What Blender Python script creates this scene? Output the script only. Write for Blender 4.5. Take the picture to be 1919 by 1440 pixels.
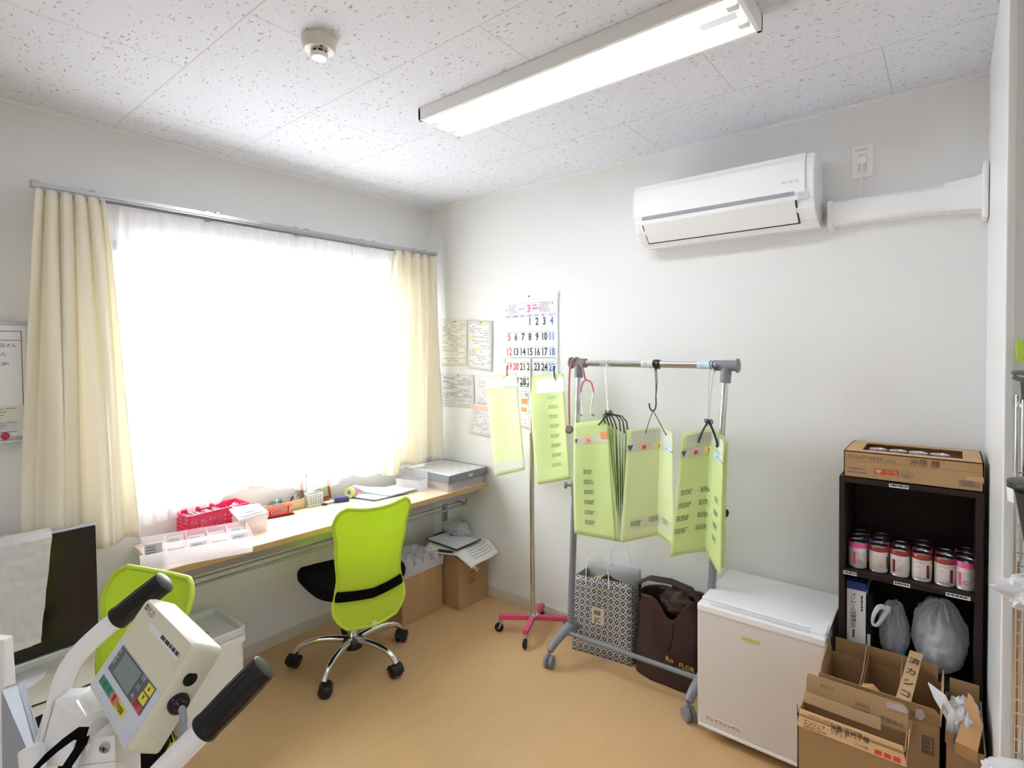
import bpy, bmesh, math, random
from mathutils import Vector, Matrix, noise
R = math.radians; PI = math.pi
random.seed(7)
S = bpy.context.scene
for o in list(bpy.data.objects): bpy.data.objects.remove(o)

# ---------------------------------------------------------------- camera, sky, exposure
H = 2.506            # ceiling height
W = 2.86             # width of the air conditioner wall
yaw, pit, rol = .679, .0243, -.0097
Cp = Vector((2.7581, -2.5444, 1.5552))
Fv = Vector((-math.sin(yaw)*math.cos(pit), math.cos(yaw)*math.cos(pit), -math.sin(pit)))
Rv = Vector((math.cos(yaw), math.sin(yaw), 0)); Uv = Rv.cross(Fv)
Rr = Rv*math.cos(rol) + Uv*math.sin(rol); Ur = -Rv*math.sin(rol) + Uv*math.cos(rol)
cd = bpy.data.cameras.new('camera'); cam = bpy.data.objects.new('camera', cd); S.collection.objects.link(cam)
cam.matrix_world = Matrix(((Rr.x, Ur.x, -Fv.x, Cp.x), (Rr.y, Ur.y, -Fv.y, Cp.y), (Rr.z, Ur.z, -Fv.z, Cp.z), (0, 0, 0, 1)))
cd.sensor_width = 36; cd.lens = 1015.747/1919*36; cd.shift_y = -41.52/1919; cd.clip_start = .02
S.camera = cam

S.view_settings.view_transform = 'Standard'; S.view_settings.look = 'None'
S.view_settings.gamma = 1; S.view_settings.use_curve_mapping = False
S.view_settings.exposure = 1.06
S.cycles.max_bounces = 12; S.cycles.diffuse_bounces = 6; S.cycles.transparent_max_bounces = 16
S.cycles.sample_clamp_indirect = 6

SKY_WINDOW, SKY_ROOM = 10.5, .6
wd = bpy.data.worlds.new('world'); S.world = wd; wd.use_nodes = True
nt = wd.node_tree; nt.nodes.clear()
tc = nt.nodes.new('ShaderNodeTexCoord'); sx = nt.nodes.new('ShaderNodeSeparateXYZ')
mr = nt.nodes.new('ShaderNodeMapRange'); mr.inputs[1].default_value = -.15; mr.inputs[2].default_value = .1
mr.inputs[3].default_value = SKY_WINDOW; mr.inputs[4].default_value = SKY_ROOM
bg = nt.nodes.new('ShaderNodeBackground'); bg.inputs[0].default_value = (.90, .95, 1, 1)
wo = nt.nodes.new('ShaderNodeOutputWorld')
nt.links.new(tc.outputs['Generated'], sx.inputs[0]); nt.links.new(sx.outputs[0], mr.inputs[0])
gz = nt.nodes.new('ShaderNodeMapRange'); gz.inputs[1].default_value = -.12; gz.inputs[2].default_value = .04     # the ground outside is darker than the sky
gz.inputs[3].default_value = .42; gz.inputs[4].default_value = 1
ml = nt.nodes.new('ShaderNodeMath'); ml.operation = 'MULTIPLY'
nt.links.new(sx.outputs[2], gz.inputs[0]); nt.links.new(mr.outputs[0], ml.inputs[0]); nt.links.new(gz.outputs[0], ml.inputs[1])
nt.links.new(ml.outputs[0], bg.inputs[1]); nt.links.new(bg.outputs[0], wo.inputs[0])

# ---------------------------------------------------------------- helpers
def lin(c):
    return tuple(((v/255)/12.92 if v/255 <= .04045 else ((v/255+.055)/1.055)**2.4) for v in c)
def mat(name, rgb, rough=.5, metal=0, bump=0, bscale=80, var=0, vscale=6, transl=0, alpha=1, emit=0, spec=.5, coat=0, bdist=.002):
    m = bpy.data.materials.new(name); m.use_nodes = True; t = m.node_tree; n = t.nodes
    p = n['Principled BSDF']; out = n['Material Output']
    col = (*lin(rgb), 1)
    p.inputs['Base Color'].default_value = col; p.inputs['Roughness'].default_value = rough
    p.inputs['Metallic'].default_value = metal; p.inputs['Specular IOR Level'].default_value = spec
    p.inputs['Coat Weight'].default_value = coat
    if emit: p.inputs['Emission Color'].default_value = col; p.inputs['Emission Strength'].default_value = emit
    if bump or var:
        c = n.new('ShaderNodeTexCoord'); ns = n.new('ShaderNodeTexNoise'); ns.inputs['Scale'].default_value = bscale
        t.links.new(c.outputs['Object'], ns.inputs['Vector'])
        if bump:
            b = n.new('ShaderNodeBump'); b.inputs['Strength'].default_value = bump; b.inputs['Distance'].default_value = bdist
            t.links.new(ns.outputs[0], b.inputs['Height']); t.links.new(b.outputs[0], p.inputs['Normal'])
        if var:
            n2 = n.new('ShaderNodeTexNoise'); n2.inputs['Scale'].default_value = vscale; n2.inputs['Detail'].default_value = 5
            t.links.new(c.outputs['Object'], n2.inputs['Vector'])
            mx = n.new('ShaderNodeMix'); mx.data_type = 'RGBA'
            mx.inputs[6].default_value = tuple(v*(1-var) for v in col[:3]) + (1,)
            mx.inputs[7].default_value = tuple(min(1, v*(1+var)) for v in col[:3]) + (1,)
            t.links.new(n2.outputs[0], mx.inputs[0]); t.links.new(mx.outputs[2], p.inputs['Base Color'])
    last = p.outputs[0]
    if transl:
        tr = n.new('ShaderNodeBsdfTranslucent'); tr.inputs[0].default_value = col
        a = n.new('ShaderNodeMixShader'); a.inputs[0].default_value = transl
        t.links.new(last, a.inputs[1]); t.links.new(tr.outputs[0], a.inputs[2]); last = a.outputs[0]
    if alpha < 1:
        tr = n.new('ShaderNodeBsdfTransparent')
        a = n.new('ShaderNodeMixShader'); a.inputs[0].default_value = alpha
        t.links.new(tr.outputs[0], a.inputs[1]); t.links.new(last, a.inputs[2]); last = a.outputs[0]
    t.links.new(last, out.inputs[0])
    return m

_tc = {}
BOLD = [.008]
def text2d(s, size):
    key = (s, BOLD[0])
    if key not in _tc:
        cu = bpy.data.curves.new('t', 'FONT'); cu.body = s; cu.size = 1; cu.resolution_u = 2; cu.offset = BOLD[0]
        ob = bpy.data.objects.new('t', cu); S.collection.objects.link(ob)
        dg = bpy.context.evaluated_depsgraph_get(); me = bpy.data.meshes.new_from_object(ob.evaluated_get(dg))
        _tc[key] = ([(v.co.x, v.co.y) for v in me.vertices], [tuple(p.vertices) for p in me.polygons])
        bpy.data.objects.remove(ob); bpy.data.curves.remove(cu); bpy.data.meshes.remove(me)
    v, f = _tc[key]
    return [(a*size, b*size) for a, b in v], f
V = Vector
class G:
    def __init__(s): s.b = bmesh.new(); s.mi = 0
    def face(s, pts):
        try:
            f = s.b.faces.new([s.b.verts.new(p) for p in pts]); f.material_index = s.mi; return f
        except ValueError: pass
    def mesh(s, vs, fs):
        bv = [s.b.verts.new(v) for v in vs]
        for f in fs:
            try: q = s.b.faces.new([bv[i] for i in f]); q.material_index = s.mi
            except ValueError: pass
        return s
    def box(s, lo, hi, M=None):
        x0, y0, z0 = lo; x1, y1, z1 = hi
        vs = [V((x, y, z)) for x in (x0, x1) for y in (y0, y1) for z in (z0, z1)]
        if M: vs = [M @ v for v in vs]
        return s.mesh(vs, [(0, 1, 3, 2), (4, 6, 7, 5), (0, 4, 5, 1), (2, 3, 7, 6), (0, 2, 6, 4), (1, 5, 7, 3)])
    def ring(s, c, a, b, r, n, rb=None):
        return [c + a*(math.cos(2*PI*i/n)*r) + b*(math.sin(2*PI*i/n)*(rb or r)) for i in range(n)]
    def loft(s, rings, cap=True, closed=True):
        L = [[s.b.verts.new(p) for p in r] for r in rings]; n = len(L[0])
        for A, B in zip(L, L[1:]):
            for i in range(n if closed else n-1):
                j = (i+1) % n
                try: q = s.b.faces.new((A[i], A[j], B[j], B[i])); q.material_index = s.mi
                except ValueError: pass
        if cap and closed:
            for r, rev in ((L[0], True), (L[-1], False)):
                try: q = s.b.faces.new(r[::-1] if rev else r); q.material_index = s.mi
                except ValueError: pass
        return s
    def cyl(s, p0, p1, r, r2=None, n=16, cap=True):
        p0, p1 = V(p0), V(p1); d = (p1-p0).normalized(); a = d.orthogonal().normalized(); b = d.cross(a)
        return s.loft([s.ring(p0, a, b, r, n), s.ring(p1, a, b, r if r2 is None else r2, n)], cap)
    def tube(s, pts, r, n=10, smooth=0, cap=True):
        pts = [V(p) for p in pts]
        for _ in range(smooth):
            q = [pts[0]]
            for A, B in zip(pts, pts[1:]): q += [A*.75+B*.25, A*.25+B*.75]
            pts = q + [pts[-1]]
        rr = r if callable(r) else (lambda t: r)
        rings = []; a = None
        for i, p in enumerate(pts):
            d = (pts[min(i+1, len(pts)-1)] - pts[max(i-1, 0)])
            if d.length < 1e-9: continue
            d.normalize()
            if a is None: a = d.orthogonal().normalized()
            a = (a - d*a.dot(d)).normalized(); b = d.cross(a)
            rings.append(s.ring(p, a, b, rr(i/(len(pts)-1)), n))
        return s.loft(rings, cap)
    def ribbon(s, pts, wv, th, tv):
        wv, tv = V(wv), V(tv)
        return s.loft([[V(p)+wv/2+tv*th/2, V(p)-wv/2+tv*th/2, V(p)-wv/2-tv*th/2, V(p)+wv/2-tv*th/2] for p in pts])
    def lathe(s, prof, c=(0, 0, 0), ax=(0, 0, 1), n=28, cap=True):
        c = V(c); d = V(ax).normalized(); a = d.orthogonal().normalized(); b = d.cross(a)
        return s.loft([s.ring(c+d*z, a, b, max(r, 1e-5), n) for r, z in prof], cap)
    def prism(s, poly, d):                 # poly: 3-D points, d: extrusion vector
        d = V(d); A = [V(p) for p in poly]; B = [p+d for p in A]
        return s.loft([A, B])
    def grid(s, f, nu, nv):
        return s.loft([[V(f(i/nu, j/nv)) for i in range(nu+1)] for j in range(nv+1)], cap=False, closed=False)
    def text(s, st, size, o, right, up, cyl=None, sx=1):
        vs, fs = text2d(st, size); o, r, u = V(o), V(right).normalized(), V(up).normalized()
        if cyl:                            # wrap on a vertical cylinder (centre, radius, start angle)
            c, rad, a0 = cyl
            P = [V((c[0]+rad*math.cos(a0+x*sx/rad), c[1]+rad*math.sin(a0+x*sx/rad), c[2]+y)) for x, y in vs]
        else: P = [o + r*x*sx + u*y for x, y in vs]
        return s.mesh(P, fs)
    def quad(s, o, a, b): o, a, b = V(o), V(a), V(b); s.face([o, o+a, o+a+b, o+b]); return s
    def lines(s, o, right, up, w, h, n, fill=.35, jit=.3, seed=1):   # rows of illegible small print
        rr = random.Random(seed); o, r, u = V(o), V(right).normalized(), V(up).normalized()
        for i in range(n):
            y = h*(1-(i+.7)/n); x = 0
            L = w*(1-jit*rr.random())
            while x < L:
                k = min(w*(.05+.2*rr.random()), L-x); s.quad(o+r*x+u*y, r*k, u*(h/n*fill)); x += k+w*.03
        return s
    def to(s, name, m, parent=None, smooth=False, bevel=0, solid=0, seg=2, weld=0, sub=0, label=None):
        bmesh.ops.remove_doubles(s.b, verts=s.b.verts, dist=weld) if weld else None
        if not solid: bmesh.ops.recalc_face_normals(s.b, faces=s.b.faces)
        me = bpy.data.meshes.new(name); s.b.to_mesh(me); s.b.free()
        for q in (m if isinstance(m, (list, tuple)) else [m]): me.materials.append(q)
        if smooth:
            me.shade_smooth(); me.set_sharp_from_angle(angle=R(40))
        o = bpy.data.objects.new(name, me); S.collection.objects.link(o)
        if parent is not None:
            o.parent = parent
            if parent.type == 'EMPTY':
                o.matrix_parent_inverse = Matrix.Translation(parent.location).inverted()
        if solid: q = o.modifiers.new('s', 'SOLIDIFY'); q.thickness = solid; q.offset = 0
        if bevel: q = o.modifiers.new('b', 'BEVEL'); q.width = bevel; q.segments = seg; q.limit_method = 'ANGLE'
        if sub: q = o.modifiers.new('u', 'SUBSURF'); q.levels = sub; q.render_levels = sub
        if label: o['label'] = label
        return o
def tag(o, label, cat, group=None, kind=None):
    if label: o['label'] = label
    if cat: o['category'] = cat
    if group: o['group'] = group
    if kind: o['kind'] = kind
    return o
def thing(name, label, cat, loc=(0, 0, 0), group=None):
    o = bpy.data.objects.new(name, None); S.collection.objects.link(o); o.location = loc; o.empty_display_size = .05
    return tag(o, label, cat, group)
def struct(o): o['kind'] = 'structure'; return o
def dup(root, loc, rz, label, group=None):
    r = root.copy(); S.collection.objects.link(r); r.location = loc; r.rotation_euler = (0, 0, rz)
    r['label'] = label
    if group: r['group'] = group
    for ch in list(root.children):
        mi = ch.matrix_parent_inverse.copy(); c = ch.copy(); S.collection.objects.link(c); c.parent = r; c.matrix_parent_inverse = mi
        for g in ch.children:
            mi = g.matrix_parent_inverse.copy(); d = g.copy(); S.collection.objects.link(d); d.parent = c; d.matrix_parent_inverse = mi
    return r
def lerp(a, b, t): return a+(b-a)*t
def interp(x, xs, ys):
    if x <= xs[0]: return ys[0]
    for i in range(len(xs)-1):
        if x <= xs[i+1]:
            t = (x-xs[i])/(xs[i+1]-xs[i]); t = t*t*(3-2*t); return lerp(ys[i], ys[i+1], t)
    return ys[-1]
def at(u, v, ax, val):        # where a measured sight line meets the plane x, y or z = val
    d = Fv + Rr*((u-959.5)/1015.747) - Ur*((v-678.48)/1015.747); i = 'xyz'.index(ax)
    return Cp + d*((val-Cp[i])/d[i])
def atd(u, v, dp): return Cp + (Fv + Rr*((u-959.5)/1015.747) - Ur*((v-678.48)/1015.747))*dp

# ---------------------------------------------------------------- materials
M = {}
M['wall'] = mat('wallpaper', (231, 231, 230), .75, bump=.35, bscale=260, spec=.25)
M['side'] = mat('side_wall_paint', (238, 238, 240), .25, spec=.5)
M['base'] = mat('baseboard_vinyl', (212, 206, 192), .5)
M['white'] = mat('white_plastic', (240, 240, 240), .35)
M['gloss'] = mat('gloss_white', (244, 245, 247), .12, coat=.3)
M['enamel'] = mat('white_enamel', (236, 236, 234), .28)
M['fridge'] = mat('fridge_door', (224, 219, 216), .3)
M['lgrey'] = mat('light_grey_plastic', (190, 190, 192), .4)
M['grey'] = mat('grey_plastic', (128, 131, 138), .4)
M['dgrey'] = mat('dark_grey', (88, 92, 97), .45)
M['black'] = mat('black_plastic', (20, 20, 23), .35)
M['rubber'] = mat('black_rubber', (14, 14, 16), .34, coat=.12, spec=.35)
M['blackfab'] = mat('black_fabric', (14, 14, 16), .95, bump=.6, bscale=700, spec=.1)
M['chrome'] = mat('chrome', (225, 226, 228), .12, 1)
M['steel'] = mat('brushed_steel', (190, 192, 194), .3, 1)
M['alu'] = mat('aluminium', (200, 202, 205), .4, .8)
M['lime'] = mat('lime_mesh', (216, 238, 78), .7, bump=.6, bscale=520, transl=.3, bdist=.003, spec=.2)
M['limeedge'] = mat('lime_piping', (190, 216, 60), .6)
M['sheet'] = mat('lime_vinyl', (232, 245, 184), .45, var=.04, vscale=9, transl=.4, alpha=.93)
M['sheetpale'] = mat('pale_lime_vinyl', (238, 248, 200), .45, var=.04, vscale=9, transl=.4, alpha=.9)
M['strip'] = mat('label_strip', (206, 212, 196), .4)
M['paper'] = mat('paper', (240, 240, 240), .8, transl=.2)
M['cream_paper'] = mat('cream_paper', (232, 230, 214), .8)
M['crumple'] = mat('crumpled_tissue', (214, 212, 210), .85, var=.1, vscale=22)
M['sheetink'] = mat('faded_print', (112, 122, 98), .7); M['ink'] = mat('ink_black', (58, 60, 64), .7); M['inkgrey'] = mat('ink_grey', (150, 152, 158), .7)
M['inkred'] = mat('ink_red', (222, 74, 78), .7); M['inkblue'] = mat('ink_blue', (92, 128, 196), .7)
M['inkpurple'] = mat('ink_purple', (120, 110, 190), .7); M['yellow'] = mat('yellow', (236, 222, 60), .6)
M['green'] = mat('teal_green', (70, 150, 130), .6); M['orange'] = mat('orange', (238, 150, 96), .6)
M['pinktag'] = mat('pink_tag', (236, 188, 170), .6); M['yeltag'] = mat('yellow_tag', (236, 222, 130), .6); M['bluetag'] = mat('blue_tag', (176, 220, 226), .6)
M['card'] = mat('cardboard', (172, 138, 97), .85, var=.06, vscale=14, bump=.15, bscale=300)
M['cardin'] = mat('cardboard_inside', (150, 117, 77), .9, var=.05, vscale=10)
M['cardband'] = mat('printed_cardboard_band', (226, 186, 136), .75, var=.04)
M['kraft'] = mat('kraft_flap', (196, 162, 118), .85, var=.05)
M['tape'] = mat('packing_tape', (196, 150, 100), .25)
M['clear'] = mat('clear_plastic', (240, 240, 246), .2, alpha=.36, transl=.4)
M['clearpink'] = mat('clear_pinkish_plastic', (248, 238, 238), .2, alpha=.45, transl=.45)
M['bagp'] = mat('thin_white_plastic', (246, 247, 250), .28, alpha=.55, transl=.4, bump=.6, bscale=14, bdist=.02)
M['bagw'] = mat('white_plastic_bag', (238, 238, 240), .35, alpha=.93, transl=.3)
M['pink'] = mat('pink_basket', (228, 44, 92), .35)
M['magenta'] = mat('pink_enamel', (206, 74, 112), .4)
M['red'] = mat('red_enamel', (206, 48, 60), .35)
M['cream'] = mat('cream_housing', (224, 220, 196), .4)
M['wood'] = mat('beech_box', (226, 196, 160), .5, var=.05)
M['brown'] = mat('brown_frame', (150, 78, 38), .35)
M['darkwood'] = mat('wenge_board', (44, 33, 30), .55, spec=.2, var=.2, vscale=18, bump=.1, bscale=120)
M['bag'] = mat('brown_fabric', (58, 36, 29), .6, var=.15, vscale=8)
M['steth'] = mat('dusty_pink_rubber', (190, 104, 112), .4)
M['pole'] = mat('stand_pole', (206, 202, 194), .2, 1)
M['lidclear'] = mat('clear_lid_film', (246, 246, 248), .15, alpha=.12)
M['cell'] = mat('clear_cell_plastic', (246, 240, 242), .2, alpha=.3, transl=.5)
M['screen'] = mat('dark_screen', (22, 17, 17), .18)
M['drape'] = mat('cream_drape', (251, 246, 232), .85, bump=.2, bscale=500, transl=.33, spec=.1)
M['sheer'] = mat('sheer_voile', (250, 248, 248), .9, transl=.6, alpha=.6, spec=.05)
M['glass'] = mat('window_glass', (240, 246, 246), .02, alpha=.06)
M['tube'] = mat('lit_tube', (246, 251, 255), .5, emit=8)
M['blue'] = mat('blue_plastic', (56, 58, 140), .35)

def ceil_mat():
    m = bpy.data.materials.new('ceiling_board'); m.use_nodes = True; t = m.node_tree; n = t.nodes; p = n['Principled BSDF']; L = t.links.new
    c = n.new('ShaderNodeTexCoord')
    # short worm-like pits elongated along x
    mp = n.new('ShaderNodeMapping'); mp.inputs['Scale'].default_value = (1, 1.9, 1); L(c.outputs['Object'], mp.inputs[0])
    a = n.new('ShaderNodeTexNoise'); a.inputs['Scale'].default_value = 52; a.inputs['Detail'].default_value = 1.5; L(mp.outputs[0], a.inputs[0])
    r1 = n.new('ShaderNodeMapRange'); r1.inputs[1].default_value = .66; r1.inputs[2].default_value = .70; L(a.outputs[0], r1.inputs[0])
    b = n.new('ShaderNodeTexNoise'); b.inputs['Scale'].default_value = 95; b.inputs['Detail'].default_value = 1; L(mp.outputs[0], b.inputs[0])
    r2 = n.new('ShaderNodeMapRange'); r2.inputs[1].default_value = .70; r2.inputs[2].default_value = .74; L(b.outputs[0], r2.inputs[0])
    pit_ = n.new('ShaderNodeMath'); pit_.operation = 'MAXIMUM'; L(r1.outputs[0], pit_.inputs[0]); L(r2.outputs[0], pit_.inputs[1])
    mp2 = n.new('ShaderNodeMapping'); mp2.inputs['Location'].default_value = CEIL_OFF; L(c.outputs['Object'], mp2.inputs[0])
    br = n.new('ShaderNodeTexBrick'); br.inputs['Scale'].default_value = 1; br.inputs['Mortar Size'].default_value = .0022; br.inputs['Mortar Smooth'].default_value = .3
    br.inputs['Brick Width'].default_value = .91; br.inputs['Row Height'].default_value = .455; br.offset = .5
    br.inputs['Color1'].default_value = br.inputs['Color2'].default_value = (0, 0, 0, 1); br.inputs['Mortar'].default_value = (1, 1, 1, 1); L(mp2.outputs[0], br.inputs[0])
    mx = n.new('ShaderNodeMix'); mx.data_type = 'RGBA'; mx.inputs[6].default_value = (*lin((226, 228, 236)), 1); mx.inputs[7].default_value = (*lin((176, 175, 178)), 1); L(pit_.outputs[0], mx.inputs[0])  # shade inside the pits is put into the colour as darker grey
    mx2 = n.new('ShaderNodeMix'); mx2.data_type = 'RGBA'; mx2.inputs[7].default_value = (*lin((200, 199, 202)), 1); L(br.outputs[0], mx2.inputs[0]); L(mx.outputs[2], mx2.inputs[6])
    L(mx2.outputs[2], p.inputs['Base Color']); p.inputs['Roughness'].default_value = .9; p.inputs['Specular IOR Level'].default_value = .1
    iv = n.new('ShaderNodeMath'); iv.operation = 'SUBTRACT'; iv.inputs[0].default_value = 1; L(pit_.outputs[0], iv.inputs[1])
    bp = n.new('ShaderNodeBump'); bp.inputs['Strength'].default_value = .4; bp.inputs['Distance'].default_value = .002; L(iv.outputs[0], bp.inputs['Height']); L(bp.outputs[0], p.inputs['Normal'])
    return m
CEIL_OFF = (-2.5839+.91*4, .4329+.455*9, 0)
M['ceil'] = ceil_mat()
def stretched(name, c0, c1, scale, st, rough, bump=0, coat=0):
    m = bpy.data.materials.new(name); m.use_nodes = True; t = m.node_tree; n = t.nodes; p = n['Principled BSDF']; L = t.links.new
    c = n.new('ShaderNodeTexCoord'); mp = n.new('ShaderNodeMapping'); mp.inputs['Scale'].default_value = st; L(c.outputs['Object'], mp.inputs[0])
    a = n.new('ShaderNodeTexNoise'); a.inputs['Scale'].default_value = scale; a.inputs['Detail'].default_value = 6; L(mp.outputs[0], a.inputs[0])
    mx = n.new('ShaderNodeMix'); mx.data_type = 'RGBA'; mx.inputs[6].default_value = (*lin(c0), 1); mx.inputs[7].default_value = (*lin(c1), 1); L(a.outputs[0], mx.inputs[0])
    L(mx.outputs[2], p.inputs['Base Color']); p.inputs['Roughness'].default_value = rough; p.inputs['Coat Weight'].default_value = coat
    if bump:
        b = n.new('ShaderNodeBump'); b.inputs['Strength'].default_value = bump; b.inputs['Distance'].default_value = .001; L(a.outputs[0], b.inputs['Height']); L(b.outputs[0], p.inputs['Normal'])
    return m
M['floor'] = stretched('floor_vinyl', (203, 165, 116), (214, 177, 131), 5, (5, 1, 1), .42, .05)
M['desk'] = stretched('desk_beech', (216, 192, 158), (230, 211, 182), 6, (7, .8, 3), .3)
M['deskedge'] = mat('desk_edge_band', (184, 154, 106), .45)
M['deskmetal'] = mat('desk_frame_paint', (150, 152, 150), .35, .5)

# ---------------------------------------------------------------- the setting
g = G(); g.box((-.12, -5.2, -.1), (5, .12, 0)); struct(g.to('floor', M['floor']))
g = G(); g.box((-.12, -5.2, H), (5, .12, H+.1)); struct(g.to('ceiling', M['ceil']))
WY0, WY1, WZ0, WZ1 = -1.84, -.22, .9, 2.07
g = G(); g.box((-.12, -5.2, 0), (0, WY0, H)); g.box((-.12, WY1, 0), (0, 0, H)); g.box((-.12, WY0, 0), (0, WY1, WZ0)); g.box((-.12, WY0, WZ1), (0, WY1, H))
struct(g.to('wall_left', M['wall']))
g = G(); g.box((-.12, 0, 0), (W, .12, H)); struct(g.to('wall_back', M['wall']))
PY = -.863
g = G(); g.box((-.12, -5.3, 0), (5, -5.2, H)); struct(g.to('wall_front', M['wall']))
g = G(); g.box((W, PY+.002, 0), (W+.12, .12, H)); struct(g.to('wall_side', M['side']))
g = G(); g.box((W+.0, PY-.008, 0), (5, PY+.002, H)); struct(g.to('wall_right', M['wall']))
g = G(); g.box((0, -5.2, 0), (.008, 0, .062)); struct(g.to('baseboard_left', M['base'], bevel=.002))
g = G(); g.box((.008, -.008, 0), (W, 0, .062)); struct(g.to('baseboard_back', M['base'], bevel=.002))
g = G(); g.box((0, -5.2, H-.012), (.012, 0, H)); g.box((0, -.012, H-.012), (W, 0, H)); struct(g.to('trim_1', M['enamel']))
g = G(); g.box((W-.004, PY-.012, 0), (W+.012, PY-.002, H)); struct(g.to('trim_2', M['side'], bevel=.003))
# window: aluminium frame with two sliding sashes
w = thing('window_1', None, None, (-.06, (WY0+WY1)/2, WZ0)); struct(w)
g = G()
for lo, hi in (((-.1, WY0, WZ0), (-.01, WY1, WZ0+.03)), ((-.1, WY0, WZ1-.03), (-.01, WY1, WZ1)), ((-.1, WY0, WZ0), (-.01, WY0+.03, WZ1)), ((-.1, WY1-.03, WZ0), (-.01, WY1, WZ1))): g.box(lo, hi)
g.to('window_frame', M['alu'], w)
ym = (WY0+WY1)/2
for k, (a, b, x) in enumerate(((WY0+.03, ym+.02, -.075), (ym-.02, WY1-.03, -.045))):
    g = G()
    for lo, hi in (((a, WZ0+.03), (b, WZ0+.07)), ((a, WZ1-.07), (b, WZ1-.03)), ((a, WZ0+.03), (a+.035, WZ1-.03)), ((b-.035, WZ0+.03), (b, WZ1-.03))):
        g.box((x-.012, lo[0], lo[1]), (x+.012, hi[0], hi[1]))
    s_ = g.to('window_sash', M['alu'], w)
    g = G(); g.box((x-.002, a+.035, WZ0+.07), (x+.002, b-.035, WZ1-.07)); g.to('window_pane', M['glass'], s_)
g = G(); g.box((-.1, WY0-.02, WZ0-.03), (.012, WY1+.02, WZ0)); struct(g.to('trim_3', M['enamel'], bevel=.003))

# ---------------------------------------------------------------- curtain rail and curtains
RZ = 2.185
t = thing('curtain_rail', 'double chrome curtain rail fixed above the window', 'curtain rail', (.06, -1.05, RZ))
for x, a, b in ((.05, -2.04, -.04), (.105, -2.075, -.055)):
    g = G(); g.box((x-.011, a, RZ-.008), (x+.011, b, RZ+.008)); g.box((x-.004, a, RZ-.014), (x+.004, b, RZ-.008)); g.to('rail', M['steel'], t)
    for e in (a, b): g = G(); g.box((x-.014, e-.012, RZ-.014), (x+.014, e+.012, RZ+.014)); g.to('end_cap', M['lgrey'], t, bevel=.003)
for y in (-1.9, -1.43, -.98, -.55, -.15):
    g = G(); g.box((0, y-.012, RZ-.03), (.006, y+.012, RZ+.04)); g.box((0, y-.008, RZ+.008), (.12, y+.008, RZ+.014)); g.to('bracket', M['steel'], t)

def drape(name, label, tl, tr, bl, br, zt, zb, n, A0, A1, x0, seed, hem=None, wild=.85):
    rnd = random.Random(seed); ph = [rnd.random()*6.28 for _ in range(4)]
    def f(u, v):
        e = v**.8
        y = lerp(lerp(tl, tr, u), lerp(bl, br, u), e)
        A = lerp(A0, A1, min(1, v*1.8))
        wv = math.sin(2*PI*n*u+ph[0])*(1-.85*wild*min(1, v*1.4)) + wild*min(1, v*1.4)*1.25*math.sin(2*PI*n*.45*u+ph[1]+1.2*v) + .35*math.sin(2*PI*n*2.1*u+ph[2]+2*v)*v*.6
        y += .012*math.cos(2*PI*n*u+ph[3])*(1-.5*v)
        z = zt - v*(zt-(zb if not callable(zb) else zb(u)))
        return (x0 + A*wv + .012*v, y, z)
    g = G(); g.grid(f, 110, 46)
    return g.to(name, M['drape'], smooth=True, solid=.003)
zt = RZ-.022
t = thing('drape', 'cream drape with pinch pleats gathered at the left end of the window', 'curtain', (.12, -1.96, .78))
drape('cloth', '', -2.07, -1.86, -2.145, -1.775, zt, .785, 5, .022, .036, .125, 3).parent = t
t.children[0].matrix_parent_inverse = Matrix.Translation(t.location).inverted()
for k in range(5): y = -2.05+.042*k; g = G(); g.tube([(.118, y, RZ-.012), (.132, y, RZ-.024), (.12, y, RZ-.05)], .0022, 6); g.to('hook', M['lgrey'], t)
t = thing('drape', 'cream drape hanging at the right end of the window in the corner', 'curtain', (.12, -.25, .8))
drape('cloth', '', -.415, -.06, -.53, -.055, zt, lambda u: .80 if u < .3 else .832, 5, .02, .03, .12, 5).parent = t
t.children[0].matrix_parent_inverse = Matrix.Translation(t.location).inverted()
for k in range(6): y = -.4+.065*k; g = G(); g.tube([(.112, y, RZ-.012), (.128, y, RZ-.024), (.115, y, RZ-.05)], .0022, 6); g.to('hook', M['lgrey'], t)
# sheer voile, bunched up over the things on the desk
def sheer(a, b, n, seed, hemf, x0=.05):
    rnd = random.Random(seed); p0, p1 = rnd.random()*6, rnd.random()*6
    def f(u, v):
        y = lerp(a, b, u); zb = hemf(y); z = zt - v*(zt-zb)
        A = .006+.008*v
        sag = .03*math.exp(-((y+1.22)/.16)**2)*max(0, v-.6)/.4
        sag += (.035*math.exp(-((y+.95)/.08)**2)*max(0, v-.6)/.4 if a > -1.5 else 0)
        return (x0 + A*(math.sin(2*PI*n*u+p0)+.5*math.sin(2*PI*n*1.7*u+p1)) + sag, y + .006*math.sin(2*PI*n*u*2+p1), z)
    g = G(); g.grid(f, 220, 50); return g
hem1 = lambda y: interp(y, [-1.86, -1.62, -1.45, -1.36, -1.27, -1.12, -.98], [.80, .81, .83, .875, .885, .84, .80])
hem2 = lambda y: interp(y, [-1.0, -.93, -.86, -.83, -.7, -.6, -.2], [.79, .80, .80, .79, .83, .80, .80])
t = thing('sheer_curtain', 'sheer white voile over the left half of the window, hem bunched up', 'curtain', (.05, -1.45, .8))
sheer(-1.9, -.98, 16, 1, hem1).to('voile', M['sheer'], t, smooth=True)
sheer(-1.9, -.98, 16, 1, lambda y: zt-.11, .052).to('header_tape', M['sheer'], t, smooth=True)
t = thing('sheer_curtain', 'sheer white voile over the right half of the window, straight hem', 'curtain', (.05, -.6, .8))
sheer(-.985, -.1, 15, 2, hem2, .06).to('voile', M['sheer'], t, smooth=True)
sheer(-.985, -.1, 15, 2, lambda y: zt-.11, .062).to('header_tape', M['sheer'], t, smooth=True)

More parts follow.
